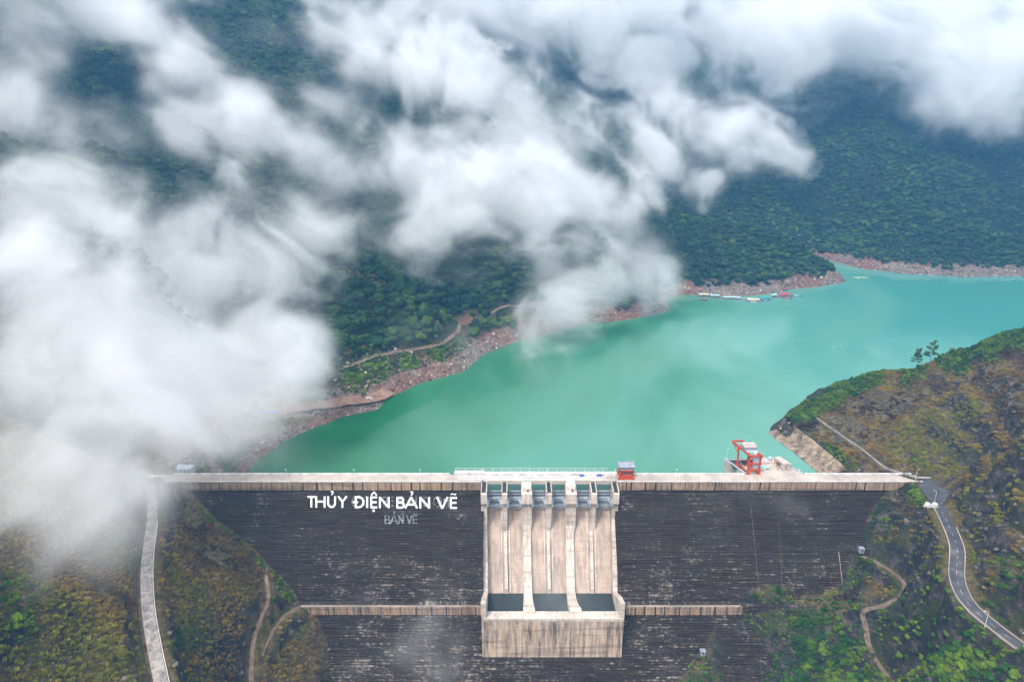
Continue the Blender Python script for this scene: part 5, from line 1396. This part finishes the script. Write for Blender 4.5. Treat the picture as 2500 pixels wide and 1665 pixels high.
# the slim pines on the right bank
def pine(px_, py_, z, H, lb, seed):
    q = D(px_, py_, z); q[2] = ground_at(q[0], q[1]); t = thing('pine_tree', lb, 'pine tree', tuple(q)); rnd = np.random.default_rng(seed)
    tr_ = MB(); tr_.cyl((0, 0), 0.28, -1, H * 0.95, 8, 0.06); bm = bmesh.new()
    for k in range(26):
        u = 0.38 + 0.62 * (k / 25); a = rnd.random() * 6.28; L_ = H * 0.24 * (1.15 - u) + 0.6 + rnd.random(); z0 = H * u * 0.95
        e = (math.cos(a) * L_, math.sin(a) * L_, z0 + L_ * 0.25); tr_.bar((0, 0, z0), e, 0.09)
        for j in range(3):
            s_ = 0.45 + 0.27 * j; c_ = (e[0] * s_, e[1] * s_, z0 + (e[2] - z0) * s_ + 0.3); blob(bm, c_, 0.55 + 0.5 * rnd.random(), seed * 7 + k * 3 + j, 1, 0.7)
            for _ in range(6):
                d = rnd.normal(size=3); d /= np.linalg.norm(d); P_ = np.array(c_) + d * 0.9; a_ = rnd.normal(size=3) * 0.22; b2 = rnd.normal(size=3) * 0.22
                bm.faces.new([bm.verts.new(P_ + a_), bm.verts.new(P_ + b2), bm.verts.new(P_ - a_ - b2)])
    tr_.build('trunk', M['wood'], t); me = bpy.data.meshes.new('crown'); bm.to_mesh(me); bm.free(); me.materials.append(M['pineleaf'])
    c = bpy.data.objects.new('crown', me); COL.objects.link(c); c.parent = t
M['pineleaf'] = leaf_mat('pine_needles', [(0.25, (0.04, 0.10, 0.03)), (0.6, (0.08, 0.16, 0.04)), (0.9, (0.13, 0.22, 0.06))])
pine(2106, 846, 15, 19, 'left and shorter of the two slim pines by the lake', 1)
pine(2136, 842, 16, 25, 'taller of the two slim pines standing by the lake', 2)
pine(2185, 815, 22, 14, 'slim small tree at the edge of the bushes above the lake', 3)

# ================================================================== CLOUDS AND HAZE
def vol_object(name, label, mn, mx, res, data, dens, color=(0.995, 0.997, 1.0)):
    me = bpy.data.meshes.new(name + '_grid'); me.vertices.add(data.size)
    a = me.attributes.new('d', 'FLOAT', 'POINT'); a.data.foreach_set('value', data.astype(np.float32).ravel())   # index = (k*ny + j)*nx + i
    ho = bpy.data.objects.new(name + '_grid', me)   # never linked: only a table of numbers for the node tree
    ng = bpy.data.node_groups.new(name, 'GeometryNodeTree')
    ng.interface.new_socket('Geometry', in_out='INPUT', socket_type='NodeSocketGeometry'); ng.interface.new_socket('Geometry', in_out='OUTPUT', socket_type='NodeSocketGeometry')
    N = ng.nodes; L = ng.links; go = N.new('NodeGroupOutput'); gi = N.new('NodeGroupInput')
    vc = N.new('GeometryNodeVolumeCube'); vc.inputs['Min'].default_value = mn; vc.inputs['Max'].default_value = mx
    for k, r in zip(('Resolution X', 'Resolution Y', 'Resolution Z'), res): vc.inputs[k].default_value = r
    pos = N.new('GeometryNodeInputPosition'); sep = N.new('ShaderNodeSeparateXYZ'); L.new(pos.outputs[0], sep.inputs[0])
    def mth(op, a, b):
        m = N.new('ShaderNodeMath'); m.operation = op
        for i, v in ((0, a), (1, b)):
            if isinstance(v, (int, float)): m.inputs[i].default_value = v
            else: L.new(v, m.inputs[i])
        return m.outputs[0]
    ii = [mth('ROUND', mth('MULTIPLY', mth('SUBTRACT', sep.outputs[c], mn[c]), (res[c] - 1) / (mx[c] - mn[c])), 0.0) for c in range(3)]
    idx = mth('ADD', mth('MULTIPLY', mth('ADD', mth('MULTIPLY', ii[2], float(res[1])), ii[1]), float(res[0])), ii[0])
    oi = N.new('GeometryNodeObjectInfo'); oi.inputs['Object'].default_value = ho
    na = N.new('GeometryNodeInputNamedAttribute'); na.data_type = 'FLOAT'; na.inputs['Name'].default_value = 'd'
    si = N.new('GeometryNodeSampleIndex'); si.data_type = 'FLOAT'; si.domain = 'POINT'
    L.new(oi.outputs['Geometry'], si.inputs['Geometry']); L.new(na.outputs['Attribute'], si.inputs['Value']); L.new(idx, si.inputs['Index'])
    L.new(si.outputs[0], vc.inputs['Density'])
    m = bpy.data.materials.new('cloud_vapour'); m.use_nodes = True; nt = m.node_tree; nt.nodes.clear()
    out = nt.nodes.new('ShaderNodeOutputMaterial'); pv = nt.nodes.new('ShaderNodeVolumePrincipled'); pv.inputs['Color'].default_value = (*color, 1)
    pv.inputs['Density'].default_value = dens; pv.inputs['Density Attribute'].default_value = 'density'; pv.inputs['Anisotropy'].default_value = 0.1
    nt.links.new(pv.outputs[0], out.inputs['Volume'])
    sm = N.new('GeometryNodeSetMaterial'); sm.inputs['Material'].default_value = m
    L.new(vc.outputs[0], sm.inputs['Geometry']); L.new(sm.outputs[0], go.inputs[0])
    v = bpy.data.volumes.new(name); v.materials.append(m); o = bpy.data.objects.new(name, v); COL.objects.link(o)
    md = o.modifiers.new('grid', 'NODES'); md.node_group = ng
    o['kind'] = 'stuff'; o['label'] = label
    return o

# puffs: display x, y, radius (display px), strength, share of the distance to the ground behind, vertical squash
PUFFS = []
def pf(l, w=1.0, f=0.86):
    for t in l: PUFFS.append((t[0], t[1], t[2], (t[3] if len(t) > 3 else 1.0) * w, t[4] if len(t) > 4 else f))
pf([(60, 640, 130), (120, 760, 150), (300, 740, 120), (230, 660, 110), (480, 790, 100), (600, 770, 85), (680, 790, 70), (700, 840, 60), (560, 870, 90), (400, 850, 120), (250, 880, 130), (80, 900, 140),
    (150, 1000, 120, .9), (330, 990, 110, .9), (480, 960, 90, .8), (430, 1030, 80, .7), (300, 1080, 80, .8), (60, 1090, 120, .8), (200, 1120, 100, .75), (60, 1190, 110, .6), (220, 1200, 90, .45), (330, 1130, 60, .55), (600, 980, 70, .5), (650, 920, 60, .45), (390, 1110, 40, .5)], 1.15, 0.80)
pf([(30, 560, 90), (0, 480, 70), (110, 450, 75), (200, 500, 70), (130, 560, 80), (290, 560, 70), (400, 600, 80), (330, 640, 90), (500, 610, 70), (600, 600, 70), (560, 550, 50), (690, 560, 60, .8), (470, 660, 70, .7), (780, 570, 50, .6), (640, 640, 60, .7), (240, 400, 60, .8), (330, 400, 50, .7), (120, 370, 60, .8), (60, 330, 50, .5)], 1.0, 0.86)
pf([(510, 215, 50), (560, 240, 55), (600, 290, 60), (540, 300, 50, .7), (660, 320, 60), (720, 370, 65), (650, 390, 50, .6), (790, 400, 65), (740, 450, 60, .7), (860, 410, 60), (850, 480, 50, .5), (930, 400, 65), (1000, 410, 65), (1060, 450, 60), (960, 480, 60, .7), (1130, 420, 70), (1180, 480, 60), (1100, 520, 50, .6),
    (1240, 400, 75), (1300, 440, 70), (1260, 500, 60), (1370, 480, 65), (1430, 520, 60), (1340, 550, 65), (1420, 590, 60), (1500, 570, 45), (1480, 640, 55), (1540, 610, 40), (1400, 660, 55, .9), (1330, 650, 50, .8), (1260, 590, 50, .7), (1300, 700, 50, .6), (1220, 560, 50, .5), (1530, 660, 35, .7)], 1.1, 0.86)
pf([(720, 60, 50, .4), (790, 90, 60, .8), (860, 60, 70), (930, 40, 70), (830, 150, 60), (900, 150, 65), (960, 120, 60), (980, 180, 55), (1060, 160, 60), (1080, 220, 50), (1130, 200, 60), (1190, 250, 60), (1240, 310, 65), (1290, 360, 65), (1170, 320, 60), (1080, 300, 50, .8), (1020, 330, 50, .7), (1000, 260, 35, .5), (790, 220, 50, .6), (830, 280, 35, .5), (730, 250, 50, .6), (690, 160, 45, .5), (640, 90, 50, .4)], 1.0, 0.88)
pf([(40, 60, 90), (20, 150, 90), (60, 220, 80), (110, 130, 60), (160, 50, 80, .9), (250, 30, 80, .9), (320, 70, 70, .9), (380, 110, 70), (430, 150, 60), (460, 70, 60, .6), (470, 200, 50, .8), (350, 200, 50, .5), (100, 270, 60, .8), (170, 280, 55, .7), (230, 250, 40, .5), (280, 320, 60, .7), (420, 270, 60, .8), (200, 350, 60, .8), (440, 330, 50, .5), (320, 250, 35, .4), (500, 60, 40, .3)], 1.0, 0.86)
pf([(1080, 20, 80), (1180, 10, 80), (1280, 40, 80), (1360, 40, 80), (1420, 80, 70), (1480, 120, 60), (1500, 180, 60), (1550, 220, 55), (1600, 270, 60), (1660, 300, 60), (1720, 300, 55), (1770, 350, 50), (1700, 360, 50, .9), (1830, 375, 35, .9), (1640, 350, 45, .7), (1480, 350, 50, .8), (1540, 380, 55, .9), (1600, 420, 50, .8), (1490, 420, 50, .8), (1450, 270, 40, .35), (1350, 250, 50, .35), (1240, 180, 50, .3), (1380, 130, 50, .5)], 1.0, 0.88)
pf([(1500, 20, 90), (1600, 30, 90), (1700, 20, 90), (1800, 40, 80), (1900, 30, 90), (2000, 30, 90), (2080, 60, 70, .9), (2150, 60, 90), (2250, 80, 100), (2340, 60, 100), (2340, 170, 80), (2270, 160, 60, .9), (2180, 130, 60, .7), (2180, 240, 45, .9), (2250, 250, 50), (2330, 260, 50, .9), (2120, 250, 30, .6), (1880, 150, 40, .3), (1650, 110, 50, .5), (1450, -30, 120), (1700, -40, 120), (2000, -40, 120), (2250, -30, 120), (1100, -60, 120), (700, -60, 100, .5), (300, -60, 120), (0, -60, 120), (1720, 100, 60, .5), (1850, 90, 60, .6)], 1.1, 0.86)
pf([(620, 450, 55, .6), (700, 480, 60, .6), (760, 520, 55, .5), (560, 400, 50, .6), (480, 520, 60, .7), (400, 520, 60, .7), (860, 560, 40, .45), (640, 520, 60, .7), (1000, 520, 45, .5), (1060, 560, 40, .4), (1180, 560, 45, .45), (930, 320, 50, .6), (880, 350, 50, .6), (1090, 380, 60, .8), (1160, 350, 60, .8), (1390, 440, 50, .7), (1450, 470, 45, .7), (1320, 330, 45, .6), (1200, 150, 55, .35), (1620, 190, 50, .35), (1560, 120, 50, .6), (800, 200, 60, .5), (1010, 110, 60, .8), (470, 270, 50, .6), (400, 330, 50, .4), (560, 150, 60, .35), (600, 60, 60, .35), (60, 400, 60, .6), (160, 420, 60, .6), (260, 470, 60, .6)])
pf([(350, 1115, 45, .75), (385, 1095, 40, .6), (420, 1080, 35, .45), (330, 1160, 50, .55), (300, 1180, 80, .42), (150, 1250, 90, .40), (330, 1230, 60, .36), (60, 1290, 90, .38), (240, 1290, 70, .30), (400, 1160, 50, .42), (470, 1120, 45, .32), (560, 1060, 50, .5), (520, 1010, 60, .6), (700, 950, 50, .4)], 1.0, 0.88)
pf([(150, 480, 170, .34), (350, 560, 170, .36), (560, 620, 150, .34), (750, 560, 130, .26), (950, 540, 120, .22), (100, 300, 150, .30), (300, 330, 140, .22), (600, 380, 130, .30), (450, 180, 120, .26), (800, 300, 120, .28), (1350, 300, 120, .26), (1550, 320, 110, .24), (1900, 120, 160, .24), (2200, 180, 140, .26), (1700, 200, 110, .2), (250, 1240, 140, .26), (620, 800, 130, .3), (1150, 620, 100, .2)], 1.0, 0.88)
# thin veils
pf([(950, 770, 55, .42), (1010, 760, 40, .4), (880, 760, 40, .35), (1130, 750, 50, .4), (1220, 720, 60, .5), (1290, 750, 60, .36), (1180, 800, 60, .35), (1330, 780, 50, .25), (1270, 700, 60, .5), (1200, 760, 60, .4), (1340, 720, 50, .45), (1100, 810, 55, .38), (1060, 780, 45, .35), (1120, 850, 60, .25), (1240, 830, 70, .25), (1570, 740, 30, .35), (640, 1040, 60, .4)], 1.0, 0.93)
pf([(850, 1380, 50, .36), (900, 1320, 45, .30), (800, 1530, 50, .40), (980, 1440, 60, .40), (1010, 1350, 45, .32), (1050, 1480, 45, .3), (930, 1500, 50, .36), (1700, 1160, 55, .30), (1800, 1160, 45, .33), (1290, 1380, 90, .30), (2020, 790, 45, .36), (740, 1180, 30, .2), (1000, 1550, 70, .25)], 1.0, 0.93)

def far_hit(dx_, dy_, HG):
    r = ray(dx_ * K, dy_ * K); t = np.arange(250, 2600, 6.0)
    x = r[0] * t; y = r[1] * t; z = CAM_H + r[2] * t
    h = HG(x, y); k = np.nonzero(h >= z)[0]
    return t[k[0]] if len(k) else 1500.0
gx = np.arange(-1500, 2100, 12.0); gy = np.arange(100, 2700, 12.0); GX, GY = np.meshgrid(gx, gy); GZ = terrain_h(GX, GY)
GZ = np.maximum(GZ, ZW)
mk = (GX > -230) & (GX < 260) & (GY < 391) & (GY > 290); GZ[mk] = np.maximum(GZ[mk], np.where(GY > 382, 0, -(382 - GY) / 0.75)[mk])
def HG(x, y):
    i = np.clip(((x - gx[0]) / 12).round().astype(int), 0, len(gx) - 1); j = np.clip(((y - gy[0]) / 12).round().astype(int), 0, len(gy) - 1)
    return GZ[j, i]
def build_clouds():
    world_p = []
    for x, y, r, w, f in PUFFS:
        t = min(far_hit(x, y, HG), 1500.0); t *= f
        rr_ = ray(x * K, y * K); c = rr_ * t + np.array([0, 0, CAM_H]); R = r * K / FPX * t * 1.3
        c[2] = max(c[2], HG(np.array([c[0]]), np.array([c[1]]))[0] + 0.15 * R)
        world_p.append((c, R, w))
    for nm, sel, vs, lb in (('fog', lambda c: c[1] < 760, 3.1, 'low white fog bank rolling over the left shore and the end of the dam'), ('clouds', lambda c: c[1] >= 760, 4.9, 'torn white clouds drifting across the forested mountains')):
        ps = [p for p in world_p if sel(p[0])]
        mn = np.min([c - 1.7 * R for c, R, w in ps], 0); mx = np.max([c + 1.7 * R for c, R, w in ps], 0); mx[2] = min(mx[2], 640)
        res = np.ceil((mx - mn) / vs).astype(int) + 1; mx = mn + (res - 1) * vs
        xs = mn[0] + np.arange(res[0]) * vs; ys = mn[1] + np.arange(res[1]) * vs; zs = mn[2] + np.arange(res[2]) * vs
        A = np.zeros((res[2], res[1], res[0]), np.float32)
        for c, R, w in ps:
            lo_ = np.maximum(((c - 1.7 * R - mn) / vs).astype(int), 0); hi_ = np.minimum(((c + 1.7 * R - mn) / vs).astype(int) + 2, res)
            sx = (xs[lo_[0]:hi_[0]] - c[0]) / R; sy = (ys[lo_[1]:hi_[1]] - c[1]) / (R * 0.62); sz = (zs[lo_[2]:hi_[2]] - c[2]) / (R * 0.9)
            d2 = sz[:, None, None] ** 2 + sy[None, :, None] ** 2 + sx[None, None, :] ** 2
            v = (w * np.exp(-d2 * 1.5)).astype(np.float32)
            sl = A[lo_[2]:hi_[2], lo_[1]:hi_[1], lo_[0]:hi_[0]]
            A[lo_[2]:hi_[2], lo_[1]:hi_[1], lo_[0]:hi_[0]] = 1 - (1 - sl) * (1 - np.minimum(v, 0.98))
        kk, jj, ii = np.nonzero(A > 0.06)
        x = xs[ii]; y = ys[jj]; z = zs[kk]
        # billowing noise, sheared along the drift of the cloud
        wv = vn3(x / 110, y / 120, z / 80, 5) - 0.5; w2 = vn3(x / 38 + 3, y / 50, z / 32, 7) - 0.5
        x2 = x + wv * 95 + w2 * 34; z2 = z + (vn3(x / 85 + 7, y / 95, z / 70, 6) - 0.5) * 80 + (vn3(x / 33, y / 45, z / 30, 8) - 0.5) * 28
        n_ = 0; a = 1.0; tt = 0; sc_ = 62.0 if nm == 'fog' else 88.0
        for o_ in range(5):
            q_ = vn3(x2 / sc_ + o_ * 3.1, y / (sc_ * 1.8), (z2 + 0.35 * x2) / sc_, 20 + o_); n_ = n_ + a * q_; tt += a; a *= 0.72; sc_ *= 0.5
            if sc_ < vs * 1.0: break
        n_ = n_ / tt
        m_ = A[kk, jj, ii]
        core = np.clip((m_ * 1.7 + (n_ - 0.5) * 4.2 - 0.66) * 1.15, 0, 1)
        thin = np.clip(m_ * 2.0 + (n_ - 0.5) * 3.0 - 0.16, 0, 1)
        dd = core * core * (3 - 2 * core) * 0.9 + thin ** 1.4 * 0.30
        # never inside the lens
        G = np.zeros_like(A); G[kk, jj, ii] = dd
        assert res.prod() < 16.7e6, res
        vol_object(nm, lb, tuple(map(float, mn)), tuple(map(float, mx)), [int(r) for r in res], G, 0.022)
if WITH_CLOUDS:
    build_clouds()
hz = MB().box(-1650, 2250, -250, 2500, -360, 1150).build('haze', None)
hz['kind'] = 'stuff'; hz['label'] = 'pale blue mountain haze'
hm = bpy.data.materials.new('haze_air'); hm.use_nodes = True; nt = hm.node_tree; nt.nodes.clear()
out = nt.nodes.new('ShaderNodeOutputMaterial'); pv = nt.nodes.new('ShaderNodeVolumePrincipled')
pv.inputs['Color'].default_value = (0.15, 0.44, 0.82, 1); pv.inputs['Density'].default_value = 0.00018; pv.inputs['Anisotropy'].default_value = 0.0
nt.links.new(pv.outputs[0], out.inputs['Volume']); hz.data.materials.append(hm)
